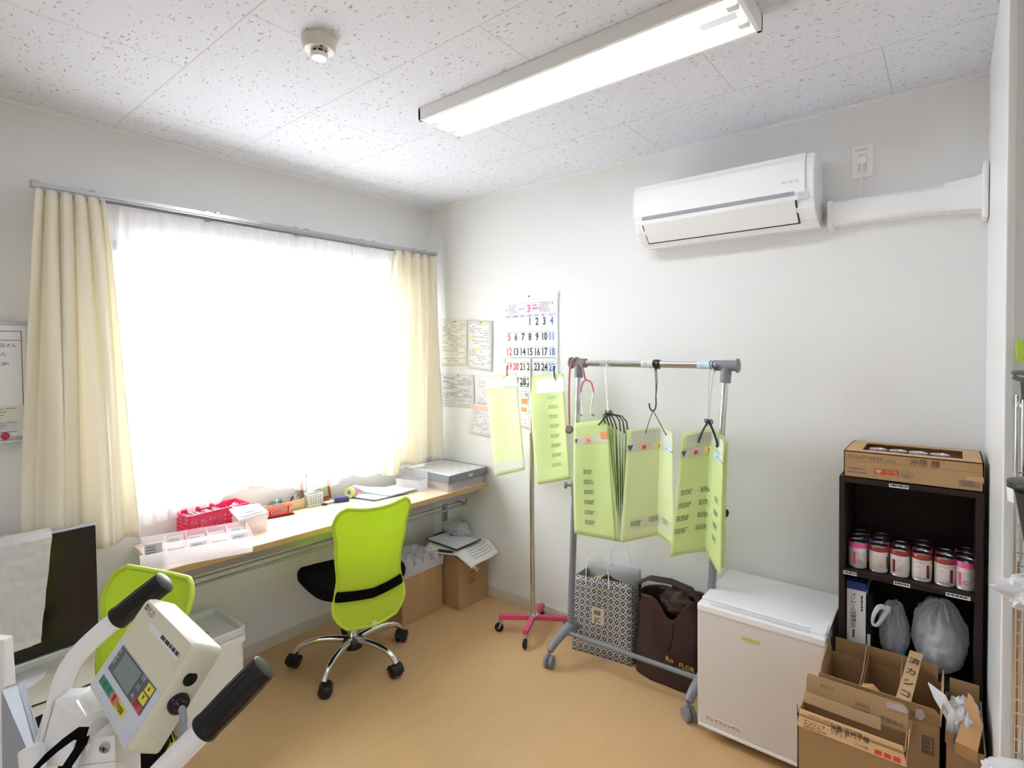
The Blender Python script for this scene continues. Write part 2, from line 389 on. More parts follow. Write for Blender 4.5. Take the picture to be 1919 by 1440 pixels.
# ---------------------------------------------------------------- ceiling light, smoke detector
def ceiling_light(x0, x1, y0, y1, label):
    t = thing('ceiling_light', label, 'ceiling light', ((x0+x1)/2, (y0+y1)/2, H))
    z0 = H-.05; g = G(); w_ = .016
    g.box((x0, y0, z0), (x1, y0+w_, H)); g.box((x0, y1-w_, z0), (x1, y1, H)); g.box((x0, y0, z0), (x0+w_, y1, H)); g.box((x1-w_, y0, z0), (x1, y1, H))
    g.to('housing', M['enamel'], t, bevel=.003)
    g = G(); g.box((x0+w_, y0+w_, H-.012), (x1-w_, y1-w_, H-.002)); g.to('reflector', M['gloss'], t)
    for y in (lerp(y0, y1, .28), lerp(y0, y1, .72)):
        g = G(); g.cyl((x0+.05, y, H-.034), (x1-.05, y, H-.034), .0145, n=16); tb = g.to('fluorescent_tube', M['tube'], t, smooth=True)
        for x in (x0+.018, x1-.05):
            g = G(); g.box((x, y-.014, H-.05), (x+.03, y+.014, H-.012)); g.to('socket', M['white'], t, bevel=.003)
    ymid = (y0+y1)/2
    g = G(); g.prism([(x1-.14, ymid-.03, H-.012), (x1-.14, ymid+.03, H-.012), (x1-.14, ymid+.018, H-.04), (x1-.14, ymid-.018, H-.04)], (.1, 0, 0)); g.to('ballast_cover', M['gloss'], t)
    for x in (x1-.22, x0+.2): g = G(); g.cyl((x, ymid, H-.02), (x, ymid, H-.012), .006); g.to('screw', M['steel'], t)
    return t
ceiling_light(1.12, 2.335, -1.09, -.86, 'long white ceiling light with lit fluorescent tubes')
ceiling_light(1.12, 2.335, -3.65, -3.42, 'unseen ceiling light added behind the camera to even out the room light')  # unseen second fixture, added so the ceiling is lit evenly
c = at(598, 92, 'z', H-.03); c.z = H
t = thing('smoke_detector', 'round off-white smoke detector on the ceiling', 'smoke detector', c)
g = G(); g.lathe([(.052, 0), (.052, -.012), (.05, -.016), (.048, -.03), (.043, -.036), (.028, -.038)], c, (0, 0, 1)); g.to('base', mat('detector_body', (226, 224, 216), .4), t, smooth=True)
g = G(); g.lathe([(.022, -.037), (.022, -.046)], c); g.to('vent_ring', M['black'], t)
g = G()
for k in range(8): a = k*PI/4; g.box((-.002, -.025, -.048), (.002, -.021, -.036), Matrix.Translation(c) @ Matrix.Rotation(a, 4, 'Z'))
g.to('vent_ribs', M['white'], t)
g = G(); g.lathe([(.026, -.046), (.027, -.052), (.022, -.058), (.0, -.06)], c); g.to('sensor_cap', M['gloss'], t, smooth=True)
g = G(); g.cyl(c+V((.034, -.014, -.036)), c+V((.034, -.014, -.041)), .003); g.to('indicator_lamp', mat('dark_red', (120, 50, 50), .3), t)

# ---------------------------------------------------------------- air conditioner, duct, outlet
ax0, ax1 = 1.603, 2.352
t = thing('air_conditioner', 'white wall-mounted air conditioner with closed louvre', 'air conditioner', ((ax0+ax1)/2, 0, 2.03))
prof = [(-.001, 2.06), (-.02, 2.032), (-.08, 2.03), (-.135, 2.052), (-.178, 2.09), (-.196, 2.125), (-.200, 2.2), (-.196, 2.275), (-.183, 2.298), (-.15, 2.306), (-.001, 2.306)]
g = G(); g.prism([(ax0+.006, y, z) for y, z in prof], (ax1-ax0-.006, 0, 0)); g.to('body', M['gloss'], t, bevel=.006, seg=3)
g = G(); g.prism([(ax0+.004, y, z) for y, z in ((-.196, 2.14), (-.205, 2.16), (-.208, 2.22), (-.203, 2.272), (-.186, 2.3), (-.19, 2.3), (-.196, 2.28), (-.199, 2.2), (-.19, 2.14))], (ax1-ax0-.056+.022, 0, 0)); g.to('front_panel', M['gloss'], t, bevel=.003)
g = G(); g.box((ax0+.045, -.2035, 2.142), (ax1-.07, -.19, 2.156)); g.to('air_slot', mat('slot_shadow_grey', (150, 152, 156), .5), t)
g = G(); g.prism([(ax0+.05, -.207, 2.12), (ax0+.05, -.200, 2.124), (ax0+.05, -.130, 2.050), (ax0+.05, -.139, 2.044)], (ax1-ax0-.115, 0, 0)); g.to('louvre', M['white'], t, bevel=.002)
g = G(); g.prism([(ax0+.045, -.2, 2.115), (ax0+.045, -.196, 2.122), (ax0+.045, -.12, 2.046), (ax0+.045, -.13, 2.042)], (ax1-ax0-.105, 0, 0)); g.to('louvre_gap', M['black'], t)
g = G(); g.box((ax1-.055, -.2015, 2.12), (ax1-.02, -.195, 2.15)); g.to('indicator_window', mat('receiver_grey', (196, 198, 200), .3), t)
g = G(); g.text('▪ ▪▪', .008, (ax1-.05, -.2025, 2.138), (1, 0, 0), (0, 0, 1)); g.text('HITACHI', .013, (ax0+.03, -.2045, 2.158), (1, 0, 0), (0, 0, 1)); g.text('白くまくん', .012, (ax1-.11, -.2095, 2.19), (1, 0, 0), (0, 0, 1)); g.to('lettering', M['inkgrey'], t)
t = thing('duct_cover', 'white pipe duct cover running from air conditioner to side wall', 'duct cover', (2.6, 0, 2.03))
g = G(); g.prism([(2.385, 0, 2.028), (2.385, -.055, 2.034), (2.385, -.064, 2.045), (2.385, -.064, 2.112), (2.385, -.055, 2.124), (2.385, 0, 2.13)], (.36, 0, 0)); g.to('straight_duct', M['white'], t, bevel=.003)
g = G(); g.prism([(2.375, 0, 2.02), (2.375, -.06, 2.026), (2.375, -.068, 2.04), (2.375, -.068, 2.118), (2.375, -.06, 2.13), (2.375, 0, 2.138)], (.018, 0, 0)); g.to('coupling', M['white'], t, bevel=.002)
g = G(); g.loft([[V((x, y*k, 2.08+z*k)) for y, z in ((0, -.055), (-.062, -.05), (-.07, -.04), (-.07, .04), (-.062, .05), (0, .055))] for x, k in ((2.74, 1), (2.77, 1.02), (2.8, 1.08), (2.82, 1.1), (2.846, 1.2))]); g.to('elbow', M['gloss'], t, smooth=True)
g = G(); g.box((2.842, -.1, 1.985), (2.858, -.002, 2.175)); g.to('wall_flange', M['white'], t, bevel=.005)
t = thing('power_outlet', 'white wall outlet plate beside the air conditioner', 'power outlet', (2.487, 0, 2.275))
g = G(); g.box((2.452, -.008, 2.212), (2.522, 0, 2.34)); g.to('plate', M['white'], t, bevel=.003)
g = G(); g.box((2.473, -.0105, 2.235), (2.501, -.006, 2.305)); g.to('socket', mat('outlet_insert', (222, 220, 212), .4), t, bevel=.002)
g = G(); g.lines((2.462, -.0085, 2.318), (1, 0, 0), (0, 0, 1), .05, .01, 2); g.to('lettering', M['inkgrey'], t)
t = thing('power_plug', 'white plug and cord going from the outlet to the duct', 'plug', (2.487, -.02, 2.27))
g = G(); g.box((2.474, -.034, 2.262), (2.5, -.0105, 2.292)); g.to('plug_body', M['white'], t, bevel=.005)
g = G(); g.tube([(2.487, -.028, 2.265), (2.488, -.03, 2.24), (2.486, -.022, 2.2), (2.482, -.012, 2.16), (2.48, -.012, 2.128)], .0035, 8, 2); g.to('cord', M['white'], t, smooth=True)

# ---------------------------------------------------------------- whiteboard and things on it
X = .02
t = thing('whiteboard', 'whiteboard with ruled lines and blue writing on left wall', 'whiteboard', (0, -2.3, 1.22))
y1, y0, z0, z1 = -2.085, -2.62, 1.232, 1.675
g = G(); g.box((0, y0, z0), (.016, y1, z1)); g.to('board', M['gloss'], t)
g = G()
for lo, hi in (((y0, z0), (y1, z0+.012)), ((y0, z1-.012), (y1, z1)), ((y0, z0), (y0+.012, z1)), ((y1-.012, z0), (y1, z1))): g.box((0, lo[0], lo[1]), (.022, hi[0], hi[1]))
g.to('board_frame', M['alu'], t, bevel=.002)
g = G(); g.box((.0, y0, z0-.01), (.05, y1, z0+.002)); g.to('pen_tray', M['alu'], t, bevel=.002)
g = G(); g.box((.0, y1-.004, z0-.012), (.052, y1+.004, z0+.006)); g.to('tray_end', M['black'], t, bevel=.002)
g = G(); 
for a, b in (((-2.6, 1.638), (-2.112, 1.640)), ((-2.6, 1.604), (-2.112, 1.606)), ((-2.112, 1.36), (-2.110, 1.640)), ((-2.6, 1.26), (-2.13, 1.262))): g.box((.016, a[0], a[1]), (.0168, b[0], b[1]))
g.text('備考', .02, (.0172, -2.21, 1.615), (0, 1, 0), (0, 0, 1)); g.to('ruled_lines', M['ink'], t)
g = G(); up = V((0, 0, 1)); ri = V((0, 1, 0))
g.text('予定 山元さん', .016, (.0172, -2.225, 1.58), ri, up); g.text('Dr つれん', .016, (.0172, -2.225, 1.548), ri, up); g.text('休  25/  281', .016, (.0172, -2.225, 1.512), ri, up); g.to('handwriting', mat('marker_blue', (92, 104, 170), .6), t)
for nm, lb, a, z0_, z1_, m in (('paper_note', 'cream paper note stuck low on the whiteboard', -2.1, 1.305, 1.36, 'cream_paper'), ('paper_note', 'pale blue paper note stuck under the cream note', -2.108, 1.262, 1.303, 'paper')):
    t = thing(nm, lb, 'note', (.018, -2.2, z0_))
    g = G(); g.box((.0172, -2.35, z0_), (.0182, a, z1_)); g.to('sheet', M[m], t)
    g = G(); g.lines((.0188, -2.34, z0_+.004), ri, up, .225, (z1_-z0_)*.85, 4, .25); g.to('print', M['inkgrey'], t)
t = thing('magnet', 'round red magnet at the foot of the whiteboard', 'magnet', (.02, -2.152, 1.253))
g = G(); g.lathe([(.013, 0), (.0135, .004), (.011, .009), (.0, .0105)], (.0168, -2.165, 1.247), (1, 0, 0)); g.to('cap', M['red'], t, smooth=True)

# ---------------------------------------------------------------- papers and calendar on the back wall
def wall_paper(pts, y, label, m='paper', pin='inkred', small=(), grp=None, lines=10, extra=None):
    P = [at(u, v, 'y', -y) for u, v in pts]           # tl, tr, br, bl
    t = thing('notice_sheet', label, 'paper notice', (P[0]+P[2])/2, grp)
    f = lambda a, b: (P[0].lerp(P[1], a)).lerp(P[3].lerp(P[2], a), b) + V((0, -.004*math.sin(b*PI)*a, 0))
    g = G(); g.grid(f, 6, 8); g.to('sheet', M[m], t, smooth=True, solid=.0006)
    g = G(); rr = random.Random(len(label)*7)
    for i in range(lines*2):
        b = .08 + .84*i/(lines*2); a = .08
        while a < .9:
            k = .05+.2*rr.random()
            if rr.random() < .55:
                c = [f(a, b)+V((0, -.0012, 0)), f(min(.93, a+k), b)+V((0, -.0012, 0)), f(min(.93, a+k), b+.012)+V((0, -.0012, 0)), f(a, b+.012)+V((0, -.0012, 0))]; g.face(c)
            a += k+.03
    g.to('print', M['inkgrey'], t)
    if extra:
        for (a0, b0, a1, b1, mm) in extra:
            g = G(); g.face([f(a, b)+V((0, -.0016, 0)) for a, b in ((a0, b0), (a1, b0), (a1, b1), (a0, b1))]); g.to('highlight', M[mm], t)
    c = f(.55, .04); g = G(); g.cyl(c+V((0, -.001, 0)), c+V((0, -.012, 0)), .0035, .0022, 10); pn = g.to('pin', M['inkred'] if pin == 'r' else M['inkpurple'] if pin == 'p' else M['dgrey'], t, smooth=True)
    return t
wall_paper([(826, 598), (876, 601), (876, 686), (827, 686)], .003, 'cream printed sheet pinned nearest the drape', 'cream_paper', 'd')
wall_paper([(877, 599), (923, 602), (922, 698), (876, 690)], .006, 'white printed sheet with yellow highlights, pinned beside the cream sheet', 'paper', 'r', extra=[(.55, .06, .82, .1, 'yeltag'), (.02, .36, .35, .39, 'yeltag'), (.28, .56, .6, .6, 'yeltag')])
wall_paper([(826, 700), (888, 703), (890, 766), (826, 761)], .004, 'sheet with a dense printed table, pinned below the cream sheet', 'paper', 'd', lines=16)
wall_paper([(893, 703), (950, 705), (948, 760), (894, 757)], .003, 'white sheet pinned right of the dense table, half behind green pocket sheet', 'paper', 'd')
wall_paper([(888, 757), (942, 763), (940, 826), (878, 812)], .006, 'curling pinkish sheet hanging lowest, partly behind the pocket sheet', 'paper', 'd', extra=[(.62, .25, .76, .42, 'orange'), (.62, .5, .82, .65, 'orange'), (.05, .05, .6, .2, 'pinktag')])
wall_paper([(972, 737), (1000, 738), (1000, 810), (974, 800)], .003, 'white sheet with two orange blocks seen between the green sheets', 'paper', 'd', lines=5, extra=[(.2, .15, .6, .3, 'orange'), (.15, .4, .55, .52, 'orange')])
# calendar
c0, c1, ct, cb = .648, 1.043, 1.842, 1.29
t = thing('wall_calendar', 'large white wall calendar open at month 3 on back wall', 'calendar', ((c0+c1)/2, 0, cb))
g = G(); g.box((c0, -.007, cb), (c1, -.001, ct-.001)); g.to('pages', M['paper'], t)
g = G(); g.box((c0-.004, -.009, ct-.008), (c1+.004, 0, ct+.03)); g.to('hanging_strip', M['white'], t, bevel=.002)
g = G(); g.box((c0+.01, -.0078, ct-.104), (c1-.01, -.0072, ct-.085)); g.to('weekday_band', mat('pale_band', (214, 216, 232), .7), t)
XR, ZU = V((1, 0, 0)), V((0, 0, 1)); yy = -.0082
gb, gr, gl = G(), G(), G(); cw = (c1-c0-.03)/7
days = [(r_, c_) for r_ in range(6) for c_ in range(7)]
BOLD[0] = .022
for d in range(1, 32):
    i = d+2; r_, c_ = i//7, i % 7
    q = gr if c_ == 0 or d == 20 else gl if c_ == 6 else gb
    zz = ct-.15-r_*.088; sz = .061; s_ = str(d)
    q.text(s_, sz, (c0+.018+c_*cw + (.014 if d < 10 else .001), yy, zz), XR, ZU, sx=.72)
BOLD[0] = .008
for c_, s_ in enumerate(('SUN', 'MON', 'TUE', 'WED', 'THU', 'FRI', 'SAT')):
    (gr if c_ == 0 else gl if c_ == 6 else gb).text(s_, .015, (c0+.025+c_*cw, yy, ct-.1), XR, ZU)
gr.text('3', .06, (c0+.178, yy, ct-.073), XR, ZU); gl.text('MARCH', .018, (c0+.222, yy, ct-.06), XR, ZU); gl.text('2017', .018, (c0+.12, yy, ct-.06), XR, ZU)
gb.text('平成', .012, (c0+.225, yy, ct-.04), XR, ZU); gb.text('2', .018, (c0+.02, yy, ct-.06), XR, ZU); gb.text('4', .018, (c1-.04, yy, ct-.035), XR, ZU)
gb.lines((c0+.12, yy, cb+.035), XR, ZU, .12, .03, 2)
gb.to('black_numerals', M['ink'], t); gr.to('red_numerals', M['inkred'], t); gl.to('blue_numerals', M['inkblue'], t)
g = G(); g.lines((c0+.04, yy, ct-.078), XR, ZU, .07, .055, 6, .3); g.lines((c1-.125, yy, ct-.078), XR, ZU, .08, .06, 6, .3)
for k in range(1, 6): g.lines((c0+.02, yy, ct-.165-.088*k+.062), XR, ZU, .35, .006, 1, .3, 0, k)
g.to('small_print', M['inkgrey'], t)
g = G(); g.box((c0+.13, -.0078, ct-.075), (c0+.29, -.0075, ct-.02)); g.to('month_panel', mat('pale_pink_panel', (244, 214, 220), .7), t)
g = G(); g.cyl(((c0+c1)/2, -.009, ct+.018), ((c0+c1)/2, -.02, ct+.018), .005, .003); g.to('pin', M['inkblue'], t)

# ---------------------------------------------------------------- desk along the window
DZ = .72
FL, FR = V((.430, -1.792, 0)), V((.524, -.035, 0))         # front corners of the top
dd = (FR-FL).normalized(); dn = V((-dd.y, dd.x, 0))        # dn points to the window
DD = .405
def dk(s, d, z): return FL + dd*s + dn*d + V((0, 0, z))    # along the front edge, in from it, height
DL = (FR-FL).length
def dbox(g, s0, s1, d0, d1, z0, z1): return g.prism([dk(s0, d0, z0), dk(s1, d0, z0), dk(s1, d1, z0), dk(s0, d1, z0)], (0, 0, z1-z0))
t = thing('desk', 'long narrow folding desk with beech top under the window', 'desk', dk(DL/2, DD/2, 0))
g = G(); dbox(g, 0, DL, .002, DD, DZ-.024, DZ); g.to('tabletop', M['desk'], t)
g = G(); dbox(g, 0, DL, -.002, .003, DZ-.026, DZ-.0015); g.to('edge_band', M['deskedge'], t)
for d in (.035, DD-.05): g = G(); dbox(g, .05, DL-.05, d, d+.022, DZ-.068, DZ-.026); g.to('apron', M['deskmetal'], t)
for s_ in (.06, DL-.08):
    for d in (DD-.09,):
        g = G(); dbox(g, s_, s_+.028, d, d+.028, .0, DZ-.026); g.to('leg', M['deskmetal'], t, bevel=.004)
    g = G(); dbox(g, s_, s_+.026, .10, DD-.03, .0, .022); g.to('foot_bar', M['deskmetal'], t)
g = G(); g.tube([dk(.12, .30, DZ-.05), dk(.12, .29, DZ-.11), dk(.12, .07, DZ-.115), dk(.13, .055, DZ-.115), dk(DL-.13, .055, DZ-.115), dk(DL-.12, .07, DZ-.115), dk(DL-.12, .29, DZ-.11), dk(DL-.12, .30, DZ-.05)], .006, 10, 1); g.to('shelf_wire', M['deskmetal'], t, smooth=True)
for d in (.13, .2, .27): g = G(); g.cyl(dk(.12, d, DZ-.115), dk(DL-.12, d, DZ-.115), .004, n=8); g.to('shelf_wire', M['deskmetal'], t, smooth=True)
for s_ in (.12, DL-.12): g = G(); g.tube([dk(s_, .06, DZ-.03), dk(s_, .06, DZ-.112)], .005, 8); g.to('shelf_hanger', M['deskmetal'], t)

def openbox(g, o, a, b, h, th=.0018, taper=.0):
    o, a, b = V(o), V(a), V(b); u, v = a.normalized(), b.normalized(); z = V((0, 0, 1)); T = taper
    def q(x, y, zz): k = T*(zz/h); return o + u*(x-(k if x == 0 else -k if x == a.length else 0)) + v*(y-(k if y == 0 else -k if y == b.length else 0)) + z*zz
    A, B = a.length, b.length
    for (x0, y0), (x1, y1), n_ in (((0, 0), (A, 0), v), ((A, 0), (A, B), -u), ((A, B), (0, B), -v), ((0, B), (0, 0), u)):
        g.prism([q(x0, y0, 0), q(x1, y1, 0), q(x1, y1, h), q(x0, y0, h)], n_*th)
    g.prism([q(0, 0, 0), q(A, 0, 0), q(A, B, 0), q(0, B, 0)], z*th)
    return g
# ---- compartment organizer on the left end
o = V((.39, -1.85, DZ+.0005)); a = V((.118, .362, 0)); u = a.normalized(); v = V((-u.y, u.x, 0)); DEP = .235
t = thing('pill_organizer', 'clear divided organizer full of medicine slips at the desk corner nearest the television', 'organizer', o + a/2 + v*DEP/2)
g = G(); openbox(g, o, a, v*DEP, .068, .002, .006); g.to('tray', M['cell'], t)
A = a.length
for k in range(1, 5): g = G(); g.prism([o+u*(A*k/5)+v*.003+ZU*.002, o+u*(A*k/5)+v*(DEP-.003)+ZU*.002, o+u*(A*k/5)+v*(DEP-.003)+ZU*.066, o+u*(A*k/5)+v*.003+ZU*.066], u*.0018); g.to('divider', M['clearpink'], t)
g = G(); g.prism([o+u*.003+v*DEP*.5+ZU*.002, o+u*(A-.003)+v*DEP*.5+ZU*.002, o+u*(A-.003)+v*DEP*.5+ZU*.064, o+u*.003+v*DEP*.5+ZU*.064], v*.0018); g.to('divider', M['clearpink'], t)
rr = random.Random(4)
for k in range(5):
    for r_ in range(2):
        c = o + u*(A*(k+.5)/5) + v*(DEP*(.27+.47*r_)) + ZU*.003
        w_ = A/5*.38; hh = .048+.014*rr.random(); tl = v*(.02+.02*rr.random())
        nm = ('grey printed medicine slip standing tallest at the organizer corner' if (k, r_) == (0, 0) else None)
        m_ = M['lgrey'] if (k, r_) == (0, 0) else M['paper']
        if (k, r_) == (0, 0): hh = .082
        if nm is None: nm = ('white medicine slips in the %s %s compartment of the organizer' % (['nearest', 'second', 'middle', 'fourth', 'farthest'][k], ['front', 'window-side'][r_]))
        q = thing('medicine_slip', nm, 'paper slip', c, 'slips in the clear organizer')
        g = G()
        for j in range(4):
            p = c + v*(-.02+.013*j); g.prism([p-u*w_, p+u*w_, p+u*w_+tl+ZU*(hh-.004*j), p-u*w_+tl+ZU*(hh-.004*j)], v*.0015)
        g.to('sheets', m_, q)
        g = G(); p = c - v*.0215 + ZU*(hh*.55) + tl*.55
        g.lines(p-u*w_*.8, u, (tl+ZU*hh).normalized(), w_*1.4, hh*.4, 3, .3, .3, k*2+r_); g.to('print', M['ink'] if (k+r_) % 2 == 0 else M['inkgrey'], q)
# ---- pink basket with a row of medicine packets
def perf(g, o, a, h, nx, rows, th, n_, hole=.55):
    """wall from o along a, height h, with a grid of square holes in the given z-rows"""
    o, a = V(o), V(a); u = a.normalized(); A = a.length; n_ = V(n_)
    def pl(x0, x1, z0, z1): g.prism([o+u*x0+ZU*z0, o+u*x1+ZU*z0, o+u*x1+ZU*z1, o+u*x0+ZU*z1], n_*th)
    z = 0
    for (z0, z1) in rows:
        pl(0, A, z, z0); d = A/nx
        for i in range(nx+1):
            x0 = max(0, i*d-d*(1-hole)/2); x1 = min(A, i*d+d*(1-hole)/2)
            if i == 0: x1 = d*.4
            if i == nx: x0 = A-d*.4
            pl(x0, x1, z0, z1)
        z = z1
    pl(0, A, z, h)
bo = V((.168, -1.60, DZ)); ba = V((-.012, .262, 0)); bb = V((-.122, -.008, 0)); bu, bv = ba.normalized(), bb.normalized()
t = thing('basket', 'pink plastic basket with punched holes on the desk', 'basket', bo+ba/2+bb/2)
rows = [(.02+.018*k, .03+.018*k) for k in range(4)]
g = G(); Z = V((0, 0, .001))
perf(g, bo+Z, ba, .108, 16, rows, .003, bv); perf(g, bo+bb+Z, ba, .108, 16, rows, .003, -bv); perf(g, bo+Z, bb, .108, 9, rows, .003, bu); perf(g, bo+ba+Z, bb, .108, 9, rows, .003, -bu)
g.prism([bo+Z, bo+ba+Z, bo+ba+bb+Z, bo+bb+Z], (0, 0, .003)); g.to('body', M['pink'], t)
g = G(); q = [bo, bo+ba, bo+ba+bb, bo+bb]; c = (q[0]+q[2])/2
g.tube([p+(p-c).normalized()*.004+ZU*.11 for p in q]+[q[0]+(q[0]-c).normalized()*.004+ZU*.11], .0045, 6); g.to('rim', M['pink'], t)
for s_ in (bo-bu*.004, bo+ba+bu*.004): g = G(); g.prism([s_+bv*(.05+.0)+ZU*.085, s_+bv*.095+ZU*.085, s_+bv*.095+ZU*.1, s_+bv*.05+ZU*.1], bu*.001); g.to('handle_hole', M['red'], t)
rr = random.Random(9); x = .012; n_ = 0
proto = None
while x < .175:
    if not (.062 < x < .07):
        c = bo + bu*x + bv*.07 + ZU*.006; hh = .078+.02*rr.random()
        q = thing('medicine_packet', 'flat foil medicine packet standing in the row inside the pink basket', 'packet', c, 'packets in the pink basket')
        g = G(); c = bo + bu*x + bv*.061 + ZU*.006; g.prism([c-bv*.05, c+bv*.05, c+bv*.05+ZU*hh-bu*.012, c-bv*.05+ZU*hh-bu*.012], bu*.0028)
        g.to('packet_body', M['paper'] if n_ % 3 else M['lgrey'], q)
        g = G(); z_ = ZU*hh-bu*.012; g.prism([c-bv*.05+z_, c+bv*.05+z_, c+bv*.05+z_+ZU*.0015, c-bv*.05+z_+ZU*.0015], bu*.0028); g.to('sealed_edge', M['steth'] if n_ % 2 else M['white'], q); n_ += 1
    x += .0072
t = thing('plastic_bag', 'small clear plastic bag tucked in the far end of the basket', 'plastic bag', bo+ba*.92+bb*.5+ZU*.05)
g = G(); c = bo+ba*.87+bb*.45+ZU*.07
def blob(g, c, r, seed, amp=.25, fr=3, nu=28, nv=18, pinch=None, ridge=0):
    def f(a, b):
        th, ph = a*2*PI, (b-.5)*PI
        d = V((math.cos(th)*math.cos(ph), math.sin(th)*math.cos(ph), math.sin(ph)))
        k = 1 + amp*noise.fractal(d*fr+V((seed*7.3, seed*1.7, 0)), .8, 2.2, 5) + amp*.8*abs(noise.noise(d*fr*2.3+V((seed, 0, 4))))
        if ridge: k *= 1 + ridge*math.sin(13*th+2.5*math.sin(3*ph+seed))*(.35+.65*max(0, d.z)) + ridge*.6*math.sin(7*th-4*ph)
        return V(c)+V((d.x*r[0]*k, d.y*r[1]*k, max(-.96, d.z)*r[2]*(k if d.z > -.5 else 1)))
    return g.grid(f, nu, nv)
blob(g, c, (.035, .02, .038), 3); g.to('film', M['clear'], t, smooth=True)
# ---- small clear box with its lid askew
o = V((.275, -1.43, DZ+.0005)); a = V((.012, .115, 0)); b = V((-.098, .010, 0))
t = thing('lidded_box', 'small clear plastic box with its white lid tilted, near the organizer', 'plastic box', o+a/2+b/2)
g = G(); openbox(g, o, a, b, .068, .0018, .004); g.to('box_body', M['clearpink'], t)
g = G(); L0 = [o+V((.004, -.004, .066)), o+a+V((.006, .006, .076)), o+a+b+V((-.006, .006, .094)), o+b+V((-.03, -.012, .1))]
g.prism(L0, (0, 0, .010)); c = sum(L0, V())/4
g.prism([p.lerp(c, .22)+ZU*.01 for p in L0], (0, 0, .005)); g.to('lid', mat('frosted_lid', (236, 232, 240), .3, alpha=.9, transl=.2), t, bevel=.002)
g = G(); g.prism([p.lerp(c, .6)+ZU*.0151 for p in L0], (0, 0, .003)); g.to('lid_knob', M['white'], t, bevel=.001)
# ---- hole punch
pc = V((.125, -1.165, DZ)); pu = V((.03, .125, 0)).normalized(); pv = V((-pu.y, pu.x, 0))
t = thing('hole_punch', 'red two-hole punch lying on the desk in front of the wooden box', 'hole punch', pc)
P = lambda x, y, z: pc+pu*x+pv*y+ZU*z
g = G(); g.prism([P(-.064, -.022, .0005), P(.064, -.022, .0005), P(.064, .022, .0005), P(-.064, .022, .0005)], (0, 0, .006)); g.to('rubber_base', M['black'], t, bevel=.002)
g = G(); g.prism([P(-.06, -.02, .0065), P(.06, -.02, .0065), P(.06, .02, .0065), P(-.06, .02, .0065)], (0, 0, .006)); g.to('metal_base', M['red'], t, bevel=.002)
for x in (-.045, .04):
    g = G(); g.prism([P(x, .004, .0125), P(x+.008, .004, .0125), P(x+.008, .004, .034), P(x, .004, .034)], pv*.014); g.cyl(P(x+.004, .008, .012), P(x+.004, .008, .038), .004, n=10); g.to('punch_post', M['red'], t)
    g = G(); g.cyl(P(x+.004, -.006, .012), P(x+.004, -.006, .03), .003, n=10); g.to('punch_pin', M['steel'], t)
g = G(); g.ribbon([P(-.058, .0, .024), P(-.046, 0, .036), P(-.02, 0, .042), (P(.03, 0, .046)), P(.058, 0, .047)], pv*.026, .004, (0, 0, 1)); g.to('lever', M['red'], t, bevel=.0015)
# ---- wooden box with bits in it, and a little pump bottle
wo_, wa, wb = V((.085, -1.215, DZ+.0005)), V((.011, .205, 0)), V((-.045, .002, 0))
t = thing('pen_box', 'pale wooden box holding tape and stationery on the desk', 'wooden box', wo_+wa/2+wb/2)
g = G(); openbox(g, wo_, wa, wb, .05, .004); g.to('box_body', M['wood'], t)
g = G(); openbox(g, wo_+wb*.1, wa*1.0, wb*.8, .0008, .0007); g.to('base_line', M['black'], t)
t = thing('tape_roll', 'blue tape roll standing in the wooden box', 'tape', wo_+wa*.35+wb*.5+ZU*.004)
c = wo_+wa*.38+wb*.5+ZU*.04; g = G(); ax_ = V((.8, .5, .3)).normalized()
g.lathe([(.018, -.007), (.030, -.007), (.030, .007), (.018, .007), (.018, -.007)], c, ax_, 24, False); g.to('roll', mat('pale_blue_tape', (120, 170, 190), .4), t, smooth=True)
t = thing('scissors', 'scissors with grey handles lying in the wooden box', 'scissors', wo_+wa*.2+wb*.5+ZU*.01)
g = G(); c = wo_+wa*.2+wb*.45+ZU*.054; g.tube([c+V((.012*math.cos(k*PI/6), .018*math.sin(k*PI/6), .004)) for k in range(13)], .003, 6); g.tube([c+V((.012*math.cos(k*PI/6), .018*math.sin(k*PI/6)+.034, .006)) for k in range(13)], .003, 6); g.to('handles', M['dgrey'], t, smooth=True)
g = G(); g.prism([c+V((0, .05, 0)), c+V((.005, .05, 0)), c+V((.002, .12, -.012))], (0, 0, .002)); g.to('blades', M['steel'], t)
for k, (s_, col, lb) in enumerate(((.6, 'black', 'black pen leaning at the middle of the wooden box'), (.68, 'lgrey', 'grey marker leaning right of the black pen in the wooden box'), (.86, 'dgrey', 'dark grey pen leaning at the right end of the wooden box'))):
    c = wo_+wa*s_+wb*.5+ZU*.006; t = thing('pen', lb, 'pen', c, 'pens in the wooden box')
    g = G(); g.cyl(c, c+V((.006, .02, .056)), .0045, n=10); g.to('barrel', M[col], t, smooth=True); g = G(); g.cyl(c+V((.006, .02, .056)), c+V((.0068, .0228, .064)), .005, .004, n=10); g.to('cap', M[col], t, smooth=True)
c = V((.15, -1.262, DZ+.0005)); c = V((.118, -1.232, DZ+.0005))
t = thing('pump_bottle', 'tiny clear bottle with white nozzle left of the wooden box', 'bottle', c)
g = G(); g.lathe([(.011, 0), (.012, .003), (.012, .024), (.006, .031)], c); g.to('bottle_body', M['clearpink'], t, smooth=True)
g = G(); g.lathe([(.007, .031), (.007, .038), (.003, .042), (.0025, .052)], c); g.to('nozzle', mat('ivory', (240, 232, 214), .4), t, smooth=True)
